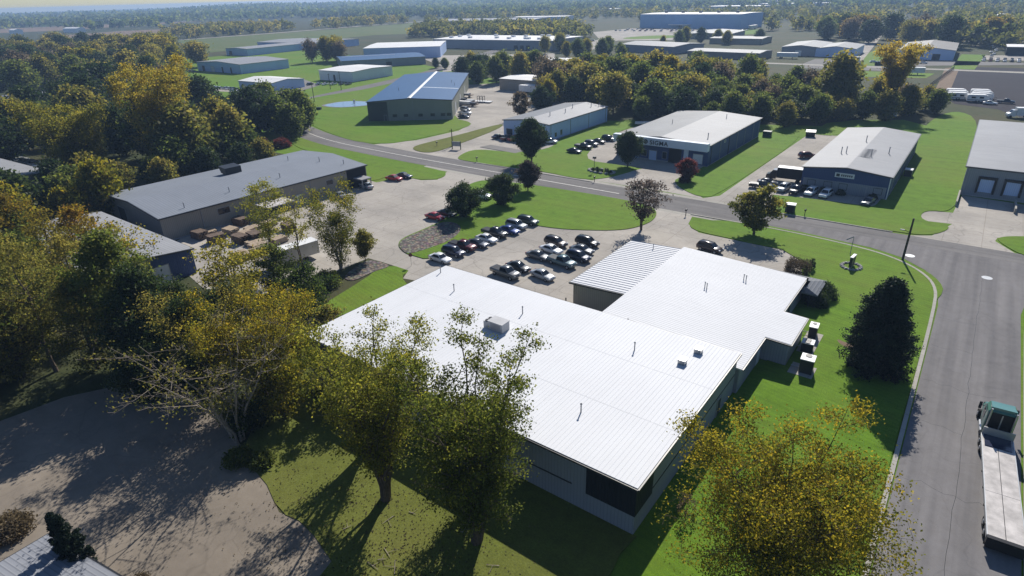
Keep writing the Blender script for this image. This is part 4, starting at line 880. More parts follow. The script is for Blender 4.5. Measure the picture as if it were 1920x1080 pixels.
trailer('semi_trailer','grey semi trailer behind the white one at the flat tan shed',-172.0,250.2,0,15,2.5,1.1,3.9,'steel',group='trailers before the flat shed')
trailer('cargo_trailer','small white cargo trailer alone in the shade of the tree belt',-26.2,258.0,30,5,2.1,.6,2.5,'trim_white')
trailer('storage_trailer','pale grey trailer below the stacked timber behind thin trees',-93.6,57.2,82,9.5,2.5,.9,3.3,'steel')
trailer('long_trailer','long white trailer behind the small gabled workshop',-318,214,5,14,2.5,1.1,3.8,'trim_white')
e = empty('utility_trailer', (-95.0,203.0,.03), R(25), 'small pale flat trailer by the left wall of the lettered warehouse', 'trailer')
MB().box(-2.6,2.6,-1.1,1.1,.6,.75).build('deck', M['deck'], e); MB().box(2.6,4.0,-.06,.06,.6,.7).build('drawbar', M['black'], e)
for s_ in (-1,1): MB().box(-2.6,2.6,s_*1.1-.04,s_*1.1+.04,.75,1.2).build('side_rail', M['trim_white'], e); MB().tube((-.4,s_*1.15,.36),(-.4,s_*1.38,.36),.36,.36,10).build('wheel', M['tyre'], e)
trailer('long_trailer','white trailer parked left of the tall orange tree in the far lot',-72,436,10,13,2.5,1.1,3.9,'trim_white',group='white trailers in the far lot')
trailer('long_trailer','white trailer parked right of the tall orange tree in the far lot',-46,446,8,13,2.5,1.1,3.9,'trim_white',group='white trailers in the far lot')
trailer('long_trailer','white trailer before the blue grey gabled shed',-112,455,5,13,2.5,1.1,3.6,'trim_white',group='white trailers in the far lot')
trailer('long_trailer','white trailer in the grassy gap by the mesh fence',-34,392,12,12,2.5,1.1,3.6,'trim_white',group='white trailers in the far lot')
trailer('long_trailer','white trailer beside the end wall of the big blue warehouse',-232,772,80,16,3,1.1,4.5,'trim_white',group='trailers at the big blue warehouse')
def flatbed(name, label, x, y, deg, L, loads, group):
    e = empty(name, (x,y,.03), R(deg), label, 'trailer', group)
    MB().box(-L/2,L/2,-1.25,1.25,.9,1.1).build('deck', M['wood_dark'], e)
    for x_ in (-L*.35,-L*.35+1.1):
        for s_ in (-1,1): MB().tube((x_,s_*.9,.45),(x_,s_*1.22,.45),.45,.45,12).build('wheel', M['tyre'], e)
    MB().box(L*.3,L*.3+.2,-.9,.9,0,.9).build('landing_leg', M['black'], e)
    for a, b_, z, mt in loads: MB().box(a,b_,-1.1,1.1,1.1,z).build('load', M[mt], e)
flatbed('flatbed_trailer','flatbed trailer with dark stacked load beside the blue roofed plant',-183.8,209.4,8,14,[(-6,1,2.4,'trim_dark'),(1.4,5,1.9,'steel')],'flatbeds by the blue roofed plant')
flatbed('flatbed_trailer','nearer flatbed trailer with white load beside the blue roofed plant',-180.5,205.6,8,14,[(-6.4,3.4,2.0,'trim_white'),(3.8,6,1.6,'trim_dark')],'flatbeds by the blue roofed plant')
flatbed('flatbed_trailer','short flatbed with dark frames farther up the blue roofed plant wall',-197,224.8,10,9,[(-3,3,1.8,'trim_grey')],'flatbeds by the blue roofed plant')
e = empty('loaded_platform', (-178.3,216.6,.03), R(10), 'low white platform carrying dark machine frames on the concrete yard', 'trailer')
MB().box(-4.5,3.8,-1.6,1.6,.35,.6).build('deck', M['trim_white'], e)
for x_ in (-3,-1.6,-.2): 
    MB().box(x_,x_+.16,-1,-.84,.6,2.7).box(x_,x_+.16,.84,1,.6,2.7).box(x_,x_+.16,-.84,.84,2.54,2.7).box(x_+.16,x_+1.1,-1,-.85,1.5,1.64).build('machine_frame', M['black'], e)
for s_ in (-1,1): MB().tube((1,s_*1.2,.34),(1,s_*1.5,.34),.34,.34,10).build('wheel', M['tyre'], e)

# ---------------------------------------------------------------- street furniture and small things
e = empty('utility_pole', (-4.6,117.1,0), 0, 'tall leaning-free dark pole with a small lamp at the street corner', 'pole'); e['label'] = 'tall dark wooden pole with a small lamp at the street corner'
MB().tube((0,0,-.2),(0,0,7.6),.2,.14,10).build('shaft', M['pole'], e); 
a = MB().tube((0,0,5.1),(-.9,.25,5.3),.05,.05,6).build('arm', M['pole'], e); MB().box(-1.5,-.85,.1,.4,5.22,5.38).build('lamp', M['trim_grey'], a)
e = empty('street_lamp', (-12.4,114.9,.12), 0, 'thin grey lamp post with drooping head behind the monument sign', 'street lamp')
MB().tube((0,0,0),(0,0,3.3),.06,.05,8).build('shaft', M['trim_grey'], e); MB().tube((0,0,3.3),(-1.0,-.5,2.7),.09,.12,6).build('lamp_head', M['trim_grey'], e)
e = empty('monument_sign', (-11.2,109.2,.12), R(83), 'narrow monument sign in a ring of stones on the lawn', 'sign')
MB().box(-.95,.95,-.2,.2,.25,1.9).build('panel', M['trim_dark'], e); MB().box(-1,1,-.24,.24,1.9,2.0).build('cap', M['trim_white'], e); MB().box(-.8,.8,-.15,.15,-.1,.25).build('base', M['stone'], e)
rr = random.Random(2)
sm = None
for i in range(16):
    a = 2*math.pi*i/16; 
    if sm is None:
        q = loft([[(r*math.cos(2*math.pi*k/7)*(1+.2*math.sin(k*2.1)), r*.8*math.sin(2*math.pi*k/7)*(1+.15*math.cos(k*3)), z) for k in range(7)] for r, z in ((.3,-.05),(.36,.12),(.2,.26))]); sm = q.build('edging_stone', M['stone']); o = sm
    else: o = sm.copy(); COL.objects.link(o)
    o.location = (-11.2+1.45*math.cos(a), 109.2+1.6*math.sin(a), .12); o.rotation_euler = (0,0,rr.uniform(0,6)); tag(o, 'grey stone in the ring around the narrow monument sign', 'stone', 'stones around the monument sign')
for i in range(14):
    a = 2*math.pi*i/14; o = sm.copy(); COL.objects.link(o); o.location = (-76.8+3.6*math.cos(a), 140.8+1.8*math.sin(a), .11); o.scale = (1.6,1.6,1.6); o.rotation_euler = (0,0,rr.uniform(0,6))
    tag(o, 'pale stone edging the flower bed at the lettered warehouse entrance', 'stone', 'stones around the flower bed')
e = empty('lawn_lamp', (-78.6,140.2,.11), 0, 'dark lantern post in the stone edged flower bed', 'lamp post')
MB().tube((0,0,0),(0,0,3.4),.08,.06,8).build('shaft', M['black'], e); MB().box(-.4,.4,-.3,.3,3.4,3.9).build('lantern', M['black'], e)
def mailbox(x, y, label, deg=0):
    e = empty('mailbox', (x,y,.1), R(deg), label, 'mailbox', None)
    MB().box(-.06,.06,-.06,.06,-.1,1.05).build('post', M['wood_dark'], e)
    n = 8; v = []
    for yy in (-.28,.28):
        v += [(.17*math.cos(math.pi*i/n), yy, 1.22+.17*math.sin(math.pi*i/n)) for i in range(n+1)] + [(-.17,yy,1.05),(.17,yy,1.05)]
    k = n+3
    MB().add(v, [tuple(range(k-1,-1,-1)), tuple(range(k,2*k))]+[(i,(i+1)%k,k+(i+1)%k,k+i) for i in range(k)]).build('box', M['black'], e)
mailbox(-24.1,132.3,'dark mailbox at the roadside lawn right of the round tree'); mailbox(-112.3,132.0,'dark mailbox on the lawn tip left of the tall dark round tree'); mailbox(-73.6,131.6,'dark mailbox in front of the stone edged flower bed'); mailbox(-44.6,119.4,'dark mailbox right of the purple leaved tree'); mailbox(-136.5,141.2,'small mailbox far along the dry grass strip')
e = empty('stop_sign', (-74.6,68.3,.08), R(40), 'small dark red sign on a post beside the drive', 'sign')
MB().tube((0,0,0),(0,0,1.8),.035,.035,6).build('post', M['steel'], e); MB().add([(.36*math.cos(math.pi*(i+.5)/4),-.02,1.95+.36*math.sin(math.pi*(i+.5)/4)) for i in range(8)]+[(.36*math.cos(math.pi*(i+.5)/4),.02,1.95+.36*math.sin(math.pi*(i+.5)/4)) for i in range(8)], [tuple(range(8)), tuple(range(15,7,-1))]+[(i,(i+1)%8,8+(i+1)%8,8+i)[::-1] for i in range(8)]).build('plate', M['car_maroon'], e)
e = empty('green_cabinet', (-27.2,132.9,.12), R(8), 'dark green utility cabinet on the lawn beside the road', 'utility box')
MB().box(-.95,.95,-.85,.85,-.1,1.75).build('body', M['green_box'], e); MB().box(-1.0,1.0,-.9,.9,1.75,1.85).build('lid', M['trim_white'], e); MB().box(-.6,.6,-.9,-.85,.2,1.5).build('door', M['black'], e)
e = empty('dumpster', (-41.4,212.0,.03), R(10), 'dark dumpster at the far end of the driveway', 'dumpster')
MB().add([(-1.3,-.8,.1),(1.3,-.8,.1),(1.3,.8,.1),(-1.3,.8,.1),(-1.4,-1,1.5),(1.4,-1,1.5),(1.4,1,1.9),(-1.4,1,1.9)], [(3,2,1,0),(0,1,5,4),(1,2,6,5),(2,3,7,6),(3,0,4,7)]).build('bin', M['trim_dark'], e); MB().add([(-1.45,-1.05,1.52),(1.45,-1.05,1.52),(1.45,1.05,1.93),(-1.45,1.05,1.93),(-1.45,-1.05,1.6),(1.45,-1.05,1.6),(1.45,1.05,2.0),(-1.45,1.05,2.0)], [(3,2,1,0),(4,5,6,7),(0,1,5,4),(1,2,6,5),(2,3,7,6),(3,0,4,7)]).build('lid', M['trim_grey'], e)
e = empty('dumpster', (-52.8,205.5,.03), R(0), 'dark green dumpster behind the far corner of the lettered warehouse', 'dumpster')
MB().box(-1.2,1.2,-.9,.9,.1,1.7).build('bin', M['green_box'], e); MB().box(-1.25,1.25,-.95,.95,1.7,1.78).build('lid', M['trim_dark'], e)
# condensers along the factory's right side
for i, (x, y, w_, d_, h_, lab) in enumerate([(-11.0,81.4,1.0,1.6,1.6,'tall narrow air conditioner at the far end of the factory side wall'),(-10.7,77.0,1.4,1.3,1.3,'square air conditioner with round fans in the middle of the factory side'),(-9.6,71.9,1.5,1.6,1.9,'biggest air conditioner with white lid on the concrete pad')]):
    e = empty('air_conditioner', (x,y,.12), R(4), lab, 'air conditioner', 'air conditioners beside the factory')
    MB().box(-w_/2,w_/2,-d_/2,d_/2,0,h_).build('cabinet', M['trim_dark'], e); l_ = MB().box(-w_/2-.05,w_/2+.05,-d_/2-.05,d_/2+.05,h_,h_+.1).build('lid', M['trim_white'], e)
    f = MB(); f.tube((0,d_*.22,h_+.1),(0,d_*.22,h_+.16),w_*.26,w_*.26,12)
    if i == 1: f.tube((0,-d_*.25,h_+.1),(0,-d_*.25,h_+.16),w_*.24,w_*.24,12)
    f.build('fan', M['black'], l_)
    MB().tube((-w_/2,0,.4),(-w_/2-1,0,.4),.05,.05,6).build('pipe', M['steel'], e)
slab('concrete_pad', [(-11.4,70.4),(-8.6,70.4),(-8.6,73.2),(-11.4,73.2)], .17, M['kerb'], 0)
slab('concrete_pad', [(-11.8,76.2),(-9.8,76.2),(-9.8,82.4),(-11.8,82.4)], .16, M['kerb'], 0)
e = empty('air_conditioner', (-10.6,176.5,.1), 0, 'white topped air conditioner on the long side of the dark blue shed', 'air conditioner'); MB().box(-.8,.8,-1,1,0,1.6).build('cabinet', M['trim_dark'], e); MB().box(-.85,.85,-1.05,1.05,1.6,1.7).build('lid', M['trim_white'], e)
# pond with fountain
pc = (-230.5,183.5)
pond = [(pc[0]+9.2*math.cos(a)*(1+.08*math.sin(3*a))*1.0+3*math.sin(a), pc[1]+9.6*math.sin(a)*(1+.1*math.cos(2*a))) for a in [2*math.pi*i/28 for i in range(28)]]
slab('pond_edge', [(pc[0]+(x-pc[0])*1.12, pc[1]+(y-pc[1])*1.12) for x, y in pond], .14, M['gravel'], 1)
o = MB().sheet(chaikin(pond,1), .16).build('water', M['water']); o['kind'] = 'structure'
e = empty('fountain', (pc[0]+1,pc[1]+2.4,.16), 0, 'small white fountain jet in the round pond', 'fountain')
g = MB(); rr = random.Random(4)
for i in range(26):
    a = rr.uniform(0,6.28); r_ = rr.uniform(.2,1.1); g.tube((0,0,.1),(r_*.5*math.cos(a),r_*.5*math.sin(a),1.9-r_*.5),.03,.03,4).tube((r_*.5*math.cos(a),r_*.5*math.sin(a),1.9-r_*.5),(r_*math.cos(a),r_*math.sin(a),.2),.03,.02,4)
g.build('jet', M['trim_white'], e); MB().tube((0,0,-.1),(0,0,.12),.35,.3,10).build('nozzle', M['black'], e)
e = empty('pump_box', (-231,167.5,.09), R(30), 'dark green box on the lawn left of the pond', 'utility box'); MB().box(-1,1,-.6,.6,-.05,.9).build('body', M['green_box'], e); MB().box(-1.05,1.05,-.65,.65,.9,.97).build('lid', M['black'], e)
e = empty('entrance_sign', (-128.0,141.0,.12), R(20), 'green framed sign board on the dry grass tip by the road', 'sign')
MB().box(-1.4,1.4,-.12,.12,.9,2.3).build('panel', M['trim_grey'], e); MB().box(-1.5,-1.3,-.15,.15,-.1,2.4).box(1.3,1.5,-.15,.15,-.1,2.4).build('post', M['green_box'], e)
for x, y, h_, lab in ((-251.5,180.5,9,'thin dark pole at the junction before the pond lawn'),(-281,213,8,'left thin pole before the pale flat warehouse'),(-272,213,9.5,'right thin pole before the pale flat warehouse'),(-195,285,9,'thin pole beside the round trees behind the blue roofed plant'),(-132,143.6,5.5,'thin flag pole at the dry grass tip')):
    e = empty('utility_pole', (x,y,0), 0, lab, 'pole'); MB().tube((0,0,-.2),(0,0,h_),.16,.12,8).build('shaft', M['pole'], e); MB().box(-.9,.9,-.06,.06,h_-.7,h_-.58).build('crossarm', M['pole'], e)
# stacked timber in the yard behind the long shed
rr = random.Random(8); sp = []
tries = 0
while len(sp) < 19 and tries < 900:
    tries += 1
    x, y = rr.uniform(-124,-103), rr.uniform(53.5,68)
    if all(abs(x-a)+abs(y-b_) > 3.3 for a, b_ in sp) and x < -100 and not (x > -107 and y > 62): sp.append((x, y))
tp = []
for k in range(3):
    e = empty('timber_stack', (0,0,0)); hh = (1.0,1.5,.7)[k]
    g = MB(); 
    for j in range(3):
        g.box(-1.4,1.4,-1+j*.9,-.9+j*.9,0,.12)
    g.build('bearer', M['wood_dark'], e); g = MB(); q = random.Random(k)
    for z in range(int(hh/.16)):
        for j in range(6): g.box(-1.5+q.uniform(-.15,.15),1.5+q.uniform(-.2,.2),-1.05+j*.35,-.73+j*.35,.12+z*.165,.27+z*.165)
    g.build('boards', M['wood' if k != 1 else 'wood_dark'], e); tp.append(e)
us = set()
for i, (x, y) in enumerate(sp):
    k = i % 3; o = tp[k] if k not in us else copy_tree(tp[k]); us.add(k); o.location = (x,y,.02); o.rotation_euler = (0,0,R(rr.choice((0,90))+rr.uniform(-12,12)))
    tag(o, ['low stack of pale boards in the littered yard behind the long shed','high stack of weathered boards in the littered yard behind the long shed','flat pile of pale boards in the littered yard behind the long shed'][k], 'timber stack', 'timber stacks in the yard, '+('low pale','high weathered','flat')[k])
e = empty('lean_to', (-121.4,71.6,0), R(0), 'small pale flat roof of a lean-to shelter against the long tan shed', 'shelter')
MB().box(-4,4,-3.4,3.4,2.9,3.1).build('roof', M['deck'], e)
for x_ in (-3.7,3.6):
    for y_ in (-3.1,3.0): MB().box(x_,x_+.15,y_,y_+.15,-.1,2.9).build('post', M['wood_dark'], e)
# concrete parking stop, fence of the dark yard
e = empty('chain_fence', (0,0,0), 0, 'dark mesh fence along the left side of the dark yard', 'fence')
g = MB(); q = MB()
a, b_ = Vector((-25.5,262,0)), Vector((-17.2,425,0)); n = 54
for i in range(n+1):
    p = a.lerp(b_, i/n); g.tube((p.x,p.y,-.1),(p.x,p.y,2.1),.05,.05,5)
for z in (.15,.6,1.05,1.5,2.0): q.tube((a.x,a.y,z),(b_.x,b_.y,z),.03,.03,4)
for i in range(n*5): p = a.lerp(b_, i/(n*5)); q.tube((p.x,p.y,.1),(p.x,p.y,2.0),.02,.02,3)
g.build('posts', M['trim_dark'], e); q.build('mesh', M['trim_dark'], e)

# ---------------------------------------------------------------- trees and plants
UP = np.array([0,0,1.])
def leafmesh(name, rng, cen, tint, per, sig, size, mat, parent, flat=.0, asp=1.5, tj=.10):
    """leaf-sized quads scattered round clump centres; tint = per-clump leaf colour position"""
    n = len(cen); N = n*per
    c = np.repeat(cen, per, 0) + rng.normal(0, 1, (N,3))*np.array([sig,sig,sig*.75])
    t = np.clip(np.repeat(tint, per) + rng.normal(0, tj, N), 0, 1)
    nrm = rng.normal(0, 1, (N,3)); nrm[:,2] += flat*np.sign(rng.normal(.8,1,N)); nrm /= np.linalg.norm(nrm, axis=1)[:,None]
    a = np.cross(nrm, rng.normal(0,1,(N,3))); a /= np.linalg.norm(a, axis=1)[:,None]; b = np.cross(nrm, a)
    s = size*rng.uniform(.6,1.3,N)[:,None]
    a = a*s*asp*.5; b = b*s*.5
    v = np.empty((N,4,3)); v[:,0] = c-a; v[:,1] = c+b*.9-a*.1; v[:,2] = c+a; v[:,3] = c-b*.9-a*.1
    keep = v[:,:,2].min(1) > .05
    v = v[keep]; t = t[keep]; N = len(v)
    me = bpy.data.meshes.new(name)
    me.vertices.add(N*4); me.vertices.foreach_set('co', v.reshape(-1).astype(np.float32))
    me.loops.add(N*4); me.loops.foreach_set('vertex_index', np.arange(N*4, dtype=np.int32))
    me.polygons.add(N); me.polygons.foreach_set('loop_start', np.arange(0,N*4,4,dtype=np.int32)); me.polygons.foreach_set('loop_total', np.full(N,4,np.int32))
    at = me.attributes.new('tint', 'FLOAT', 'FACE'); at.data.foreach_set('value', t.astype(np.float32))
    me.materials.append(mat); me.update(); me.validate()
    return link(bpy.data.objects.new(name, me), parent)
def grow(rng, h, r, base=.22, limbs=14, sub=5, shape='round', stems=1, lean=0, dens=1., droop=0, tr=None, inner=.35, spread=None):
    """branch skeleton -> (list of branch segments, clump centres, crown height fraction of each clump)"""
    seg = []; cen = []
    tr = tr or h*.016+.05
    def env(t):
        t = min(max(t,0),1)
        if shape == 'round': return max(.15, (1-abs(2*t-.9)**2.4)) if t < .98 else .2
        if shape == 'upright': return .35+.65*math.sin(math.pi*min(1,.12+t*.95))**.7
        if shape == 'cone': return max(.05, min(1,(1-t)**.6)*(.62+.38*min(1,t*3.2)))
        if shape == 'flame': return max(.04, (1-t)**.9*(.8+.2*min(1,t*4)))
        if shape == 'vase': return .25+.75*t**.7 if t < .85 else .8
        if shape == 'column': return .9*math.sqrt(max(0,1-(2*t-1)**4))+.05
    for st in range(stems):
        az0 = rng.uniform(0,6.28); off = 0 if stems == 1 else (spread or .13*h)/2.2*rng.uniform(.6,1.15); az0 = az0 if stems == 1 else 6.283*st/stems+rng.uniform(-.4,.4)
        top = np.array([math.cos(az0)*off*2.2+lean*h*.1, math.sin(az0)*off*2.2, h*(1 if st == 0 else rng.uniform(.82,.97))])
        p0 = np.array([math.cos(az0)*off*.12, math.sin(az0)*off*.12, -.15]); K = 9; pts = []
        for k in range(K+1):
            f = k/K; w = rng.normal(0,1,3)*h*.008*(f > 0)*np.array([1,1,0])
            pts.append(p0*(1-f)+top*np.array([f**1.6,f**1.6,f])+w)
        pts = [np.array([p[0],p[1],p[2]]) for p in pts]
        for k in range(K): seg.append((pts[k], pts[k+1], tr*(1-.9*k/K)*(1.25 if k == 0 else 1), tr*(1-.9*(k+1)/K)))
        nl = max(3, int(limbs/stems))
        for i in range(nl):
            f = base*.75+(1-base*.75)*(i+rng.uniform(0,.8))/nl; f = min(f,.97)
            q = f*K; k = min(int(q),K-1); s0 = pts[k]*(1-(q-k))+pts[k+1]*(q-k)
            az = i*2.399+az0+rng.uniform(-.4,.4)
            rise = (.35 if shape in ('upright','vase') else .16)*h*(1-f)*rng.uniform(.6,1.2) if shape != 'cone' else -droop*h*.1*(1-f)
            ft = (f-base)/(1-base); ln = r*env(ft)*rng.uniform(.75,1.08)
            e = s0+np.array([math.cos(az)*ln, math.sin(az)*ln, rise]); mid = (s0+e)/2+np.array([0,0,-.05*h*(1-f) if shape != 'cone' else .02*h*(1-f)])+rng.normal(0,.03*r,3)
            L = [s0]+[s0*(1-t)**2+mid*2*t*(1-t)+e*t*t for t in (.2,.4,.6,.8,1.)]
            rb = tr*(1-.9*f)*.55+.012
            for a in range(5): seg.append((L[a],L[a+1],rb*(1-.17*a),rb*(1-.17*(a+1))))
            for j in range(sub):
                t = inner+(1-inner)*(j+rng.uniform(0,1))/sub
                c0 = s0*(1-t)**2+mid*2*t*(1-t)+e*t*t
                d = rng.normal(0,1,3); d[2] = abs(d[2])*.7+.15; d /= np.linalg.norm(d)
                l2 = ln*rng.uniform(.16,.36)*(1.1-.5*t) if shape != 'cone' else ln*.12
                c1 = c0+d*l2; seg.append((c0,c1,rb*.4,.012))
                cen.append(c1); 
                if rng.uniform() < .75*dens: cen.append(c0*.45+c1*.55+rng.normal(0,.05*r,3))
        cen.append(pts[K]); cen.append(pts[K-1])
    cen = np.array(cen)
    return seg, cen
def trunkmesh(seg, mat, parent, n=5, minr=0):
    m = MB()
    for a, b, r0, r1 in seg:
        if r0 >= minr: m.tube(a, b, r0, r1, n if r0 > .06 else 3, False)
    return m.build('trunk', mat, parent, True)
KIND = {}
def tree(name, label, x, y, h, r, kind='cottonwood', per=30, sig=.6, size=.25, seed=0, tint=(.3,.75), tvar=.16, bark='bark', cat='tree', group=None, z=.0, flat=.3, minr=0, **k):
    rng = np.random.default_rng(seed+1000); e = empty(name, (x,y,z), rng.uniform(0,6.28) if not k.pop('fix', False) else 0, label, cat, group)
    skirt = k.pop('skirt', None)
    seg, cen = grow(rng, h, r, **k)
    if skirt:
        s2, c2 = grow(rng, skirt[0], skirt[1], base=skirt[4] if len(skirt) > 4 else .12, limbs=skirt[2], sub=skirt[3], shape='column', tr=.12, inner=.25)
        seg += s2; cen = np.vstack((cen, c2))
    trunkmesh(seg, M[bark], e, 6 if h > 10 else 5, minr)
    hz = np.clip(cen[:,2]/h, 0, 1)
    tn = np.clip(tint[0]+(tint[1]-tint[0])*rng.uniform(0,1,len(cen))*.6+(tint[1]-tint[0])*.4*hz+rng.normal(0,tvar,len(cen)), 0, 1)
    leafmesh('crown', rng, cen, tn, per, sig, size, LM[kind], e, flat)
    return e
# foreground trees
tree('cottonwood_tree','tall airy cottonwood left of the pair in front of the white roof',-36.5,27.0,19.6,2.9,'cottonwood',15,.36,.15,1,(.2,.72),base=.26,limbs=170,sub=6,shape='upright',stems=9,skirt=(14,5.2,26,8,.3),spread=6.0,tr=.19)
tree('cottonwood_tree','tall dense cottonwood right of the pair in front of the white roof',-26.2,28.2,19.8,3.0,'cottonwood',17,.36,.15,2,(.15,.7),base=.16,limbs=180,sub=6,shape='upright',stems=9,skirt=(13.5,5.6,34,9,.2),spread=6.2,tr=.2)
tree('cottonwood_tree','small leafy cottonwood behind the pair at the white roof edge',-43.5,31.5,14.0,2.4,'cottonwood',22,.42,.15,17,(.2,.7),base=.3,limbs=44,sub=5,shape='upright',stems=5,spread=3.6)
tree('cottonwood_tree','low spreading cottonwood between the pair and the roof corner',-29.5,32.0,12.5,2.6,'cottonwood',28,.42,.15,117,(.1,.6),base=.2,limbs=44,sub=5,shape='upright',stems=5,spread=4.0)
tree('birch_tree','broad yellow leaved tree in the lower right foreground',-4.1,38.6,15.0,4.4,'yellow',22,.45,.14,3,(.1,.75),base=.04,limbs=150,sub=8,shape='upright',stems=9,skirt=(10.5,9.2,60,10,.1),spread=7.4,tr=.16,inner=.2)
tree('half_bare_tree','half bare grey branched tree with long pale branches above the old yard',-56.2,23.8,14.0,5.8,'olive',2,.5,.17,4,(.3,.95),base=.22,limbs=90,sub=12,shape='vase',stems=9,spread=9,tr=.15,bark='bark_pale')
tree('maple_tree','golden topped tree right behind the half bare tree',-60.5,30.5,14.4,3.8,'yellow',22,.5,.16,5,(.05,.7),base=.2,limbs=90,sub=7,shape='upright',stems=8,spread=6.5,tr=.15)
tree('maple_tree','thin browning tree between the half bare tree and the dark ones',-66.5,27.0,14.0,3.4,'olive',16,.5,.16,105,(.3,1),base=.25,limbs=70,sub=6,shape='upright',stems=6,spread=5.5,tr=.15)
tree('shrub_tree','yellow green tree at the upper edge of the dry lawn',-55.4,29.0,9.0,3.0,'yellow',26,.45,.19,6,(.1,.6),base=.06,limbs=34,sub=6,shape='round',stems=3,spread=2.2,tr=.12)
tree('shrub_tree','dark scrub under the edge of the long factory wall',-51.5,33.5,5.5,3.2,'olive',26,.45,.2,106,(.0,.5),base=.05,limbs=30,sub=6,shape='round',stems=3,spread=2.2,tr=.1)
tree('shrub_tree','low dark brush below the yellow green tree',-57.0,25.6,3.6,2.6,'green',26,.4,.2,107,(.0,.4),base=.03,limbs=26,sub=6,shape='round',stems=3,spread=2,tr=.08)
tree('pine_tree','dark tree at the back corner of the old yard',-76.5,29.0,11.0,5.0,'dark',36,.6,.24,108,(.2,.9),base=.03,limbs=30,sub=7,shape='round')
tree('pine_tree','broad dull green tree along the upper edge of the old yard',-85.0,21.0,12.5,5.4,'olive',30,.55,.2,109,(.0,.6),base=.03,limbs=30,sub=7,shape='round')
tree('pine_tree','dark low tree right at the upper edge of the old yard',-72.5,22.5,7.0,4.4,'dark',36,.55,.24,110,(.1,.8),base=.03,limbs=28,sub=7,shape='round')
tree('pine_tree','green brown tree closest to the left frame edge beside the yard',-91.0,14.5,12.0,5.0,'olive',34,.6,.24,111,(.1,.9),base=.03,limbs=30,sub=7,shape='round')
tree('pine_tree','bright topped dark green tree in front of the half hidden workshop',-82.5,25.0,18.0,5.6,'green',44,.65,.26,7,(.2,.8),base=.12,limbs=38,sub=8,shape='round',tr=.35)
tree('pine_tree','dark green tree beside the bright topped one at left',-77.0,25.5,14.5,5.0,'dark',40,.65,.27,8,(.2,.9),base=.08,limbs=30,sub=7,shape='round')
tree('pine_tree','dark tree behind the old yard left of the half bare tree',-67.5,26.2,12.5,5.0,'dark',36,.65,.27,9,(.3,1),base=.08,limbs=26,sub=7,shape='round')
tree('ash_tree','brown leaved thin tree at the left edge above the yard',-89.0,17.5,17.5,5.2,'olive',22,.5,.19,10,(.3,.9),base=.3,limbs=26,sub=6,shape='upright',tr=.25)
tree('ash_tree','yellow brown tree in the left edge thicket',-95,24.5,15.0,5.2,'olive',24,.5,.2,11,(.3,1),base=.25,limbs=26,sub=6,shape='round',tr=.25)
tree('ash_tree','dark tree low at the left edge of the yard',-92.0,11.5,14.5,5.5,'green',26,.65,.27,12,(.0,.5),base=.15,limbs=26,sub=6,shape='round',tr=.25)
tree('ash_tree','olive tree between the workshop roof and the left edge',-104,19.0,15.5,5.5,'olive',22,.6,.27,13,(.1,.7),base=.2,limbs=26,sub=6,shape='round',tr=.25)
tree('thicket_tree','dark thicket tree behind the half bare tree',-70.5,33.0,11.0,4.6,'dark',32,.6,.27,14,(.3,1),base=.08,limbs=22,sub=6,shape='round')
tree('thicket_tree','bluish green thicket tree left of the small lawn',-75.0,46.5,7.6,4.2,'green',34,.5,.24,15,(.0,.5),base=.05,limbs=22,sub=6,shape='round',stems=2)
tree('thicket_tree','dark bush below the wispy yellow willow',-71.0,41.5,5.8,3.6,'dark',34,.5,.24,16,(.3,1),base=.05,limbs=18,sub=6,shape='round',stems=2)
tree('thicket_tree','orange tinted scrub at the left corner of the big white roof',-64.2,37.5,6.8,3.0,'orange',20,.45,.22,18,(.0,.5),base=.1,limbs=18,sub=5,shape='round',stems=2)
tree('thicket_tree','dull green scrub left of the white roof edge',-66.5,44.0,4.6,2.6,'olive',22,.4,.22,19,(.0,.7),base=.05,limbs=16,sub=5,shape='round',stems=2)
tree('thicket_tree','grey green scrub beside the long pale trailer',-84.5,48.0,8.2,4.0,'green',28,.5,.25,20,(.2,.7),base=.05,limbs=20,sub=6,shape='round',stems=2)
tree('willow_tree','wispy yellow many stemmed willow at the drive',-84.0,60.2,15.5,3.0,'yellow',16,.5,.19,21,(.0,.5),base=.05,limbs=80,sub=6,shape='upright',stems=9,spread=4.4,tr=.09,bark='bark_pale')
tree('willow_tree','thin leafy tree in front of the long shed roof',-95.5,54.4,15.8,4.4,'cottonwood',24,.5,.2,22,(.4,.9),base=.45,limbs=20,sub=6,shape='round',stems=2,tr=.16)
tree('willow_tree','sparse slim tree between the timber yard and the willow',-90.0,56.5,13.0,3.0,'cottonwood',12,.45,.22,23,(.3,.8),base=.4,limbs=16,sub=5,shape='upright',stems=2,tr=.12)
tree('small_round_tree','little round tree where the drive narrows',-83.3,65.2,5.4,1.9,'olive',40,.4,.2,24,(.1,.7),base=.3,limbs=16,sub=6,shape='round',tr=.1)
tree('maple_tree','orange crowned tree left of the half hidden workshop roof',-130.5,27.0,14.5,6.5,'orange',26,.65,.3,25,(.2,.85),base=.25,limbs=26,sub=7,shape='round')
tree('maple_tree','second orange tree nearer the long shed gable',-121.0,34.5,12.0,4.5,'orange',24,.6,.3,26,(.2,.8),base=.3,limbs=20,sub=6,shape='round')
tree('maple_tree','sparse yellow orange tree over the workshop roof',-112.5,27.5,13.5,4.8,'orange',10,.6,.26,27,(.0,.5),base=.4,limbs=20,sub=6,shape='upright',stems=2)
tree('maple_tree','yellow tinged tree in front of the workshop wall',-101.0,33.0,13.5,4.6,'yellow',12,.6,.26,28,(.2,.8),base=.35,limbs=20,sub=6,shape='upright',stems=2)
tree('maple_tree','golden edged tree between timber yard and half bare tree',-78.0,38.0,13.0,5.5,'gold',18,.6,.26,29,(.0,.55),base=.25,limbs=26,sub=7,shape='vase',stems=2)
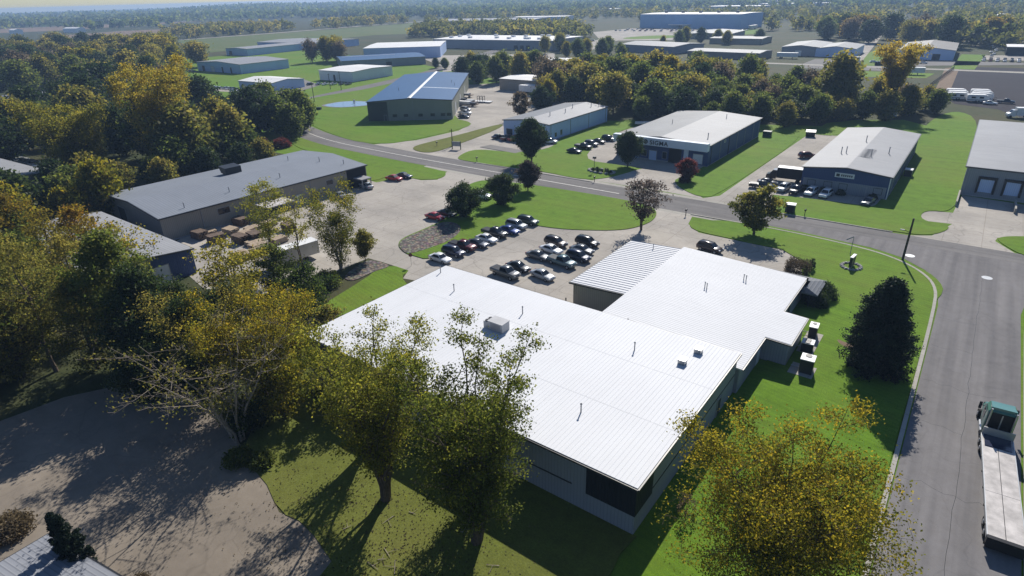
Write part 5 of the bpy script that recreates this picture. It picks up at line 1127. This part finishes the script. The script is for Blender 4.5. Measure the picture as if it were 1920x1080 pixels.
# tall golden cottonwoods in the left woods
tree('cottonwood_tree','huge golden cottonwood behind the long shed',-187.0,81.5,30.5,5.6,'gold',22,.75,.32,30,(.25,.85),base=.05,limbs=150,sub=7,shape='column',stems=7,spread=9,tr=.4)
tree('cottonwood_tree','golden green cottonwood left of the huge golden one',-190.0,59.5,22.0,5.6,'gold',22,.75,.32,31,(.1,.6),base=.05,limbs=120,sub=7,shape='column',stems=7,spread=8,tr=.4)
# street trees and the lawn spruce
tree('street_tree','tallest dark round street tree on the far verge',-98.6,139.6,11.6,4.5,'dark',70,.55,.3,40,(.2,.9),base=.2,limbs=30,sub=8,shape='round',tr=.25)
tree('street_tree','dark egg shaped street tree before the lettered warehouse',-73.4,149.2,8.9,3.7,'dark',60,.5,.28,41,(.3,1),base=.2,limbs=26,sub=7,shape='round',tr=.2)
tree('street_tree','small dark purple tree by the road on the central lawn',-83.4,116.6,7.0,2.9,'purple',46,.4,.24,42,(.0,.35),base=.2,limbs=22,sub=6,shape='round',tr=.16)
tree('street_tree','broad dark green tree in the middle of the central lawn edge',-82.0,104.8,6.6,3.7,'dark',54,.45,.25,43,(.3,1),base=.12,limbs=24,sub=7,shape='round',stems=2,tr=.15)
tree('street_tree','broad dark tree nearest the rock bed',-84.0,93.4,7.2,4.0,'dark',56,.48,.25,44,(.2,.9),base=.1,limbs=26,sub=7,shape='round',stems=2,tr=.16)
tree('street_tree','sparse purple leaved tree beside the road in the centre',-48.6,106.6,10.6,4.5,'purple',8,.42,.30,45,(.2,.9),base=.3,limbs=30,sub=7,shape='round',stems=3,tr=.15)
tree('street_tree','leathery dark tree with ragged crown on the roadside lawn',-29.4,115.9,9.2,4.7,'olive',22,.45,.36,46,(.0,.75),base=.2,limbs=28,sub=7,shape='round',stems=2,tr=.2)
tree('ornamental_tree','small red leaved tree at the lettered warehouse corner',-54.8,144.8,5.2,2.4,'red',46,.4,.24,47,(.1,.6),base=.15,limbs=20,sub=6,shape='round',stems=2,tr=.1)
tree('street_tree','pale brown leaved tree behind the narrow shed',-140.4,192.5,9.6,4.4,'brown',16,.5,.4,48,(.3,1),base=.2,limbs=24,sub=6,shape='round',stems=2)
tree('street_tree','dark dense tree right of the pale brown one',-143.5,210.5,9.0,4.8,'dark',50,.55,.34,49,(.2,.9),base=.1,limbs=24,sub=7,shape='round')
tree('spruce_tree','big dark spruce on the lawn beside the street',-3.0,77.2,12.0,5.2,'spruce',34,.24,.17,50,(.1,.8),base=.03,limbs=190,sub=8,shape='cone',droop=1.2,dens=1.2,inner=.15,tr=.26)
tree('arborvitae','larger dark pointed evergreen by the lower left house',-49.7,6.2,7.6,1.75,'spruce',80,.09,.11,51,(.0,.6),base=.03,limbs=60,sub=6,shape='flame',dens=1,inner=.1)
tree('arborvitae','smaller dark pointed evergreen by the lower left house',-51.4,6.0,7.0,1.35,'spruce',70,.08,.11,52,(.0,.6),base=.03,limbs=50,sub=6,shape='flame',dens=1,inner=.1)
def bush(name, label, x, y, h, r, kind, seed, size=.16, n=300, per=10, tint=(.2,.8), group=None, sx=1, z=.1, sq=False):
    rng = np.random.default_rng(seed); e = empty(name, (x,y,z), 0, label, 'bush', group)
    d = rng.normal(0,1,(n,3)); d[:,2] = np.abs(d[:,2]); d /= np.linalg.norm(d,axis=1)[:,None]
    if sq: d = d/np.maximum(np.abs(d).max(1),.01)[:,None]*.9
    c = d*np.array([r*sx,r,h])*rng.uniform(.72,1.0,n)[:,None]+np.array([0,0,.1])
    leafmesh('foliage', rng, c, np.clip(rng.uniform(tint[0],tint[1],n),0,1), per, r*.08+.05, size, LM[kind], e)
    m = MB()
    for i in range(7): m.tube((0,0,-.1), tuple(c[i*5]*.8), .04,.015,4,False)
    m.build('stems', M['bark'], e)
    return e
bush('hedge_bush','clipped brown square bush at the end of the drive',-18.0,101.6,2.3,1.9,'brown',60,.14,420,12,(.0,.5),sq=True)
bush('shrub','big dark shrub at the corner of the grey skirt roof',-12.4,94.6,2.4,1.9,'dark',61,.15,360,12)
bush('shrub','dark rounded shrub just below the corner shrub',-12.6,91.2,2.2,1.6,'dark',62,.15,320,12)
bush('shrub','thin upright evergreen next to the clipped brown bush',-16.4,104.6,1.9,.5,'dark',63,.1,120,10)
bush('red_hedge','long red leaved hedge behind the long shed roof',-184.0,109.5,3.2,3.0,'red',64,.3,420,12,(.0,.9),sx=1,z=0)
bush('red_hedge','second red leaved hedge bush nearer the road bend',-180.0,114.0,2.9,2.8,'red',65,.3,360,12,(.0,.9),z=0)
bush('red_hedge','red leaved hedge bush farthest left behind the long shed',-187.6,105.0,3.0,2.8,'red',66,.3,360,12,(.0,.9),z=0)
bush('leaf_bush','dry golden leaved bush at the lower left edge',-61.6,4.2,1.7,2.0,'brown',67,.16,300,12,(.4,1),z=0)
bush('leaf_bush','small dry golden bush on the old yard',-46.2,8.8,.7,.8,'brown',68,.1,90,10,(.4,1),z=0)
bush('leaf_bush','low green shrub at the trunk of the half bare tree',-53.0,21.8,1.3,1.5,'green',69,.16,200,12,(.3,.9))
bush('leaf_bush','second low green shrub by the edge of the dry lawn',-50.6,22.9,1.1,1.3,'green',70,.16,180,12,(.3,.9))
for i in range(7):
    bush('flower_bed_shrub','small dark shrub inside the stone edged flower bed',-79+i*.9,140.3+.5*math.sin(i*2),.9+.2*(i%3),.45,'dark',80+i,.12,60,10,group='shrubs in the flower bed')
bush('shrub','green shrub under the ring of the left thicket by the drive',-80.5,54.5,2.6,2.4,'green',90,.2,260,12,z=0)
bush('shrub','small red tinged shrub below the small red leaved tree',-54.4,142.6,1.6,1.5,'maroon' if 'maroon' in LM else 'red',91,.16,220,12,(.0,.3))
for i, (x, y) in enumerate(((-28.6,151.2),(-24.5,151.3),(-21,151.4),(-14.6,151.4))):
    bush('foundation_shrub','dark shrub against the front wall of the dark blue shed',x,y,1.2,1.0,'dark',92+i,.16,140,10,group='shrubs along the dark blue shed',z=.02)
bush('twiggy_bush','reddish twiggy plant at the foot of the dark factory wall',-12.6,41.5,2.4,.9,'brown',97,.12,90,6,(.4,1))
# fallen leaves on the dry lawn and the yard edge
rng = np.random.default_rng(5)
c = np.c_[rng.normal(-34,8,1500), rng.normal(24,4,1500), np.full(1500,.10)]
lf = leafmesh('fallen_leaves', rng, c, rng.uniform(0,1,1500), 1, .01, .12, LM['brown'], None, 6); lf['kind'] = 'stuff'; 
v = [x for x in lf.data.vertices]
g = MB(); rr = random.Random(6)
for i in range(14):
    a = rr.uniform(0,6.28); x, y = rr.gauss(-30,4), rr.gauss(24,3); l_ = rr.uniform(.5,1.6)
    g.tube((x,y,.14),(x+l_*math.cos(a),y+l_*math.sin(a),.16),.035,.02,4).tube((x+.5*l_*math.cos(a),y+.5*l_*math.sin(a),.15),(x+l_*math.cos(a+.8),y+l_*math.sin(a+.8),.16),.02,.012,4)
o = g.build('fallen_twigs', M['bark_pale']); o['kind'] = 'stuff'

# ---- woodland prototypes, copied tree by tree
WP = {}
def proto(key, name, kind, h, r, seed, tint, per=26, sig=1.0, size=.56, shape='round', base=.12, limbs=22, sub=6, stems=1, bark='bark'):
    e = tree(name, None, 0, 0, h, r, kind, per, sig, size, seed, tint, base=base, limbs=limbs, sub=sub, shape=shape, stems=stems, minr=.05, bark=bark, fix=True)
    WP[key] = [e, False, h, name]
proto('g1','broadleaf_tree','green',12,4.6,201,(.2,.8)); proto('g2','broadleaf_tree','green',12,4.2,202,(.1,.7),shape='upright',base=.15)
proto('d1','broadleaf_tree','dark',12,5.0,203,(.2,1)); proto('d2','broadleaf_tree','dark',12,4.4,204,(.3,1),base=.06)
proto('o1','broadleaf_tree','olive',12,4.4,205,(.1,.9),per=24); proto('o2','broadleaf_tree','olive',12,3.9,206,(.2,1),per=20,shape='upright',stems=2)
proto('y1','broadleaf_tree','yellow',12,4.2,207,(.0,.65),per=26); proto('y2','broadleaf_tree','gold',12,4.0,208,(.0,.6),per=24,shape='upright')
proto('b1','broadleaf_tree','brown',12,4.2,209,(.2,1),per=13,shape='upright',stems=3); proto('a1','broadleaf_tree','orange',12,3.8,210,(.1,.7),per=24)
DESC = dict(g1='green rounded tree', g2='green upright tree', d1='dark green spreading tree', d2='dark green low branched tree', o1='olive rounded tree', o2='olive thin upright tree', y1='yellowing rounded tree', y2='golden upright tree', b1='nearly bare brown tree', a1='orange tinted tree')
def wood(key, x, y, h, rng, where, group, wide=1., rot=None):
    p = WP[key]; o = p[0] if not p[1] else copy_tree(p[0]); p[1] = True
    s = h/p[2]; o.location = (x,y,0); o.rotation_euler = (0,0,rng.uniform(0,6.28)); q = s*wide*rng.uniform(.88,1.15); o.scale = (q,q,s)
    tag(o, DESC[key]+' '+where, 'tree', group+', '+DESC[key]); return o
def inside(p, poly):
    x, y = p; c = False; j = len(poly)-1
    for i in range(len(poly)):
        if (poly[i][1] > y) != (poly[j][1] > y) and x < (poly[j][0]-poly[i][0])*(y-poly[i][1])/(poly[j][1]-poly[i][1])+poly[i][0]: c = not c
        j = i
    return c
def scatter(poly, n, dmin, seed, mix, hr, where, group, avoid=(), wide=1., low=1.):
    rng = random.Random(seed); pts = []; xs = [p[0] for p in poly]; ys = [p[1] for p in poly]; t = 0
    while len(pts) < n and t < n*200:
        t += 1; p = (rng.uniform(min(xs),max(xs)), rng.uniform(min(ys),max(ys)))
        if not inside(p, poly) or any(inside(p, a) for a in avoid): continue
        if all((p[0]-q[0])**2+(p[1]-q[1])**2 > dmin*dmin for q in pts): pts.append(p)
    for p in pts: wood(rng.choice(mix), p[0], p[1], rng.uniform(*hr)*(low if p[0] > -82 else 1), rng, where, group, wide)
# belt behind the row of sheds: dark understorey at its front, taller coloured trees behind
scatter([(-104,208),(-80,212),(-56,219),(-40,235),(-27,247),(-10,277),(-16,284),(-32,262),(-60,240),(-108,226)], 30, 6.6, 1, ['d1','g1','o1','g1','g2','o1'], (7.5,12.5), 'at the shaded front of the belt behind the sheds', 'front of the tree belt', wide=1.15, low=.85)
scatter([(-150,218),(-112,214),(-100,226),(-60,240),(-36,260),(-16,282),(-30,292),(-60,288),(-110,290),(-170,282),(-176,262)], 66, 7.2, 2, ['o1','o1','o2','g1','g2','y1','y2','b1','o2','g1','d1','y1'], (10,16.5), 'inside the tree belt behind the sheds', 'middle of the tree belt', wide=1.05, low=.72)
scatter([(-176,284),(-110,292),(-84,296),(-90,340),(-150,335),(-200,320)], 16, 10, 3, ['o1','o2','y1','b1','g1','y2'], (9,14), 'at the back of the tree belt', 'back of the tree belt', avoid=([(-240,330),(-180,345),(-185,372),(-245,360)],))
# round trees right of the blue roofed plant
scatter([(-236,262),(-214,254),(-200,276),(-190,292),(-215,312),(-240,290)], 13, 7.5, 4, ['d1','g1','d2','g2','o1'], (10,15), 'in the clump behind the blue roofed plant', 'clump behind the blue roofed plant')
scatter([(-204,280),(-160,283),(-165,300),(-205,300)], 6, 7, 5, ['g1','y1','d1'], (9,12), 'behind the flat tan shed', 'trees behind the flat tan shed')
scatter([(-158,240),(-140,222),(-128,226),(-140,262),(-158,262)], 7, 6, 14, ['o1','b1','g1','d1'], (9,13), 'right of the flat tan shed', 'trees right of the flat tan shed')
# woods at left
scatter([(-178,62),(-172,98),(-196,128),(-236,138),(-300,130),(-330,100),(-240,52),(-190,40)], 30, 10, 6, ['d1','d2','g1','g2','d1','o1'], (11,17), 'in the dark woods left of the long shed', 'dark woods left', avoid=([(-197,70),(-178,70),(-178,94),(-197,94)],[(-201,50),(-180,50),(-180,68),(-201,68)],[(-226,34),(-186,34),(-186,54),(-226,54)]), wide=1.1)
scatter([(-330,110),(-300,140),(-345,172),(-480,205),(-640,190),(-560,120),(-400,112),(-385,122)], 52, 13, 7, ['d1','g1','g2','o1','d2','o1','y1','b1'], (12,19), 'in the middle of the left woods', 'middle of the left woods', wide=1.15)
scatter([(-480,208),(-420,222),(-470,260),(-600,300),(-780,260),(-760,196),(-640,192)], 40, 16, 8, ['o1','o2','y2','o1','b1','y1','d1'], (14,20), 'along the olive back edge of the left woods', 'back edge of the left woods', wide=1.15)
scatter([(-240,20),(-190,20),(-160,34),(-160,48),(-190,38),(-245,36)], 12, 8, 9, ['o1','b1','y1','d1'], (9,14), 'by the low grey building at left edge', 'left edge trees')
scatter([(-160,22),(-146,20),(-146,48),(-158,56),(-176,54),(-176,36)], 9, 6.5, 10, ['o1','y1','d1','d2'], (8,13), 'between the workshop and the left woods', 'trees beside the workshop')
scatter([(-135,16),(-100,8),(-96,20),(-120,26),(-140,28)], 8, 6, 15, ['o1','d1','g1','y1','b1'], (9,14), 'in the thicket before the workshop', 'thicket before the workshop')
scatter([(-110,2),(-92,4),(-90,9),(-100,13),(-115,12)], 6, 5.5, 16, ['d1','d2','o1'], (10,13), 'in the shady thicket at the left frame edge', 'thicket at the left frame edge')
scatter([(-206,124),(-186,120),(-192,134),(-214,140),(-228,140)], 6, 6.5, 17, ['d1','g1','g2'], (10,14), 'between the long shed and the road bend', 'trees at the road bend')
scatter([(-176,58),(-159,56),(-162,106),(-180,110)], 11, 6.0, 21, ['d1','g1','d2','g2','o1'], (7,10.5), 'right behind the long tan shed', 'trees behind the long shed', wide=1.15)
scatter([(-162,40),(-154,44),(-156,52),(-168,54)], 3, 5, 22, ['d1','g1'], (8,10), 'at the left gable of the long tan shed', 'trees at the long shed gable')
# beyond
rg = random.Random(33)
tree('cottonwood_tree','tallest orange gold tree rising alone above the tree belt at right',-27.5,270,24.5,4.2,'gold',26,.8,.42,220,(.35,1),base=.42,limbs=64,sub=6,shape='vase',stems=6,spread=7.5,tr=.45)
t2 = wood('o1', -44, 262, 19, rg, 'left of the tallest orange tree', 'second tall tree'); t2['label'] = 'tall olive tree left of the tallest orange gold tree'
scatter([(-420,290),(-392,300),(-388,330),(-420,330)], 5, 7, 12, ['b1','y2','y1'], (12,17), 'left of the white box warehouse', 'trees left of the white box warehouse')
scatter([(-300,300),(-262,318),(-240,340),(-252,352),(-300,318)], 6, 9, 13, ['d1','g1'], (5,7), 'dotted about the car park behind the blue roofed plant', 'car park trees')
scatter([(-300,470),(-230,440),(-200,400),(-235,392),(-300,430)], 12, 12, 18, ['y1','d1','g1','y2'], (9,13), 'right of the long distribution warehouse', 'trees right of the distribution warehouse')
scatter([(-250,505),(-180,508),(-130,530),(-150,600),(-210,605)], 7, 13, 19, ['d1','g1','o1','y1'], (8,13), 'in front of the brown open shed', 'trees before the brown open shed')
scatter([(-140,620),(-10,560),(6,640),(-120,700)], 22, 15, 20, ['o1','b1','d1','a1','o2','g1'], (13,20), 'in the dark row behind the gabled sheds', 'row behind the gabled sheds', wide=1.2)
# ---- far woods that read as one mass
def farwood(name, polys, n, hr, size, kind, seed, per=26):
    rng = np.random.default_rng(seed); rr = random.Random(seed); cen = []; tn = []
    for poly, share in polys:
        xs = [p[0] for p in poly]; ys = [p[1] for p in poly]; k = 0; t = 0
        while k < n*share and t < n*60:
            t += 1; p = (rr.uniform(min(xs),max(xs)), rr.uniform(min(ys),max(ys)))
            if not inside(p, poly) or any(a0-6 < p[0] < a1+6 and b0-14 < p[1] < b1+6 for a0, a1, b0, b1 in CLEAR): continue
            if any(inside(p, P[q]) for q in ('F1','F2','AIR','LOT9','LOT7')): continue
            k += 1; h = rr.uniform(*hr); r = h*.36; base = rr.random()
            for j in range(9):
                d = rng.normal(0,1,3); d /= np.linalg.norm(d); cen.append((p[0]+d[0]*r*.75, p[1]+d[1]*r*.75, h*.56+d[2]*h*.36)); tn.append(base*.8+rng.uniform(0,.2))
    o = leafmesh(name, rng, np.array(cen), np.array(tn), per//3, hr[1]*.10, size, LM[kind], None, .4, 1.2); o['kind'] = 'stuff'
    return o
CLEAR = [(-400,-215,680,790),(-335,-255,470,700),(-565,-500,310,385),(-690,-510,360,470),(-425,-290,430,515),(-760,-480,730,960),(-400,-235,730,860),(-260,-200,600,690),(-250,-170,440,520),(-130,-10,460,545),(-30,16,850,925),(-80,120,1740,1880),(-550,-400,1380,1490),(-490,-300,1560,1660),(-760,-680,1270,1370),(-660,-300,1870,2030),(-1530,-1360,405,520),(-30,60,380,545),(-270,-150,640,740),(-920,-300,250,300),(-110,-60,450,1000)]
farwood('far_wood', [([(-420,540),(-330,520),(-345,600),(-400,680),(-440,720),(-520,640)],.12),([(-200,700),(20,640),(70,860),(-40,1000),(-230,760)],.16),([(-30,560),(80,540),(120,760),(40,860),(0,650)],.12),([(-480,560),(-430,700),(-540,740),(-620,640),(-560,540)],.1),([(-470,900),(-240,880),(60,950),(120,1300),(-400,1300),(-560,1100)],.24),([(-900,960),(-560,900),(-560,1250),(-760,1260)],.1),([(40,560),(200,700),(400,1300),(140,1300),(90,800)],.12)], 1500, (10,17), 2.6, 'olive', 301)
farwood('far_wood', [([(-950,690),(-720,640),(-600,700),(-720,740),(-800,860),(-1000,900)],.2),([(-1000,470),(-880,440),(-900,640),(-1000,680),(-1120,560)],.3)], 480, (11,17), 2.8, 'olive', 302)
farwood('far_wood', [([(-2000,560),(-1640,500),(-1420,540),(-1400,640),(-1850,980),(-1500,1100),(-900,1000),(-700,1300),(-300,1380),(200,1360),(900,1700),(900,2600),(-900,2300),(-2300,1500),(-2500,800)],1)], 3000, (12,20), 5.0, 'green', 303, 18)
# ---- wooded hills on the horizon
rng = np.random.default_rng(9)
g = MB(); nx, ny = 70, 12; vs = []
def hill(a, d): 
    return max(0., min(1., (d-1900)/1500.))*(15+6*math.sin(a*7+1)+3*math.sin(a*17)+2*math.sin(a*31+2))
hp = []
for j in range(ny):
    for i in range(nx):
        a = -1.75+i*(2.6/(nx-1)); d = 1800+j*260; z = hill(a, d); hp.append((math.sin(a)*d, math.cos(a)*d, z-.5 if j else -2))
g.add(hp, [(j*nx+i, j*nx+i+1, (j+1)*nx+i+1, (j+1)*nx+i) for j in range(ny-1) for i in range(nx-1)])
o = g.build('hills', M['rough'], None, True); o['kind'] = 'structure'
cen = []; tn = []
for k in range(9000):
    a = rng.uniform(-1.6,.72); d = 1900+2500*rng.uniform(0,1)**1.0; z = hill(a, d); h = rng.uniform(8,15); cen.append((math.sin(a)*d, math.cos(a)*d, z+h*.55)); tn.append(rng.uniform(0,1))
o = leafmesh('hill_wood', rng, np.array(cen), np.array(tn), 9, 5.5, 8.5, LM['green'], None, .4, 1.2); o['kind'] = 'stuff'

# ---------------------------------------------------------------- haze
hz = MB().box(-6500,3200,-400,5600,-1,47).build('haze', bpy.data.materials.new('haze_air')); hz['kind'] = 'stuff'
hm = hz.data.materials[0]; hm.use_nodes = True; ht = hm.node_tree; ht.nodes.remove(ht.nodes['Principled BSDF'])
pv = ht.nodes.new('ShaderNodeVolumePrincipled'); pv.inputs['Density'].default_value = .00021; pv.inputs['Color'].default_value = (.42,.62,.95,1); pv.inputs['Anisotropy'].default_value = .2
ht.links.new(pv.outputs[0], ht.nodes['Material Output'].inputs['Volume'])
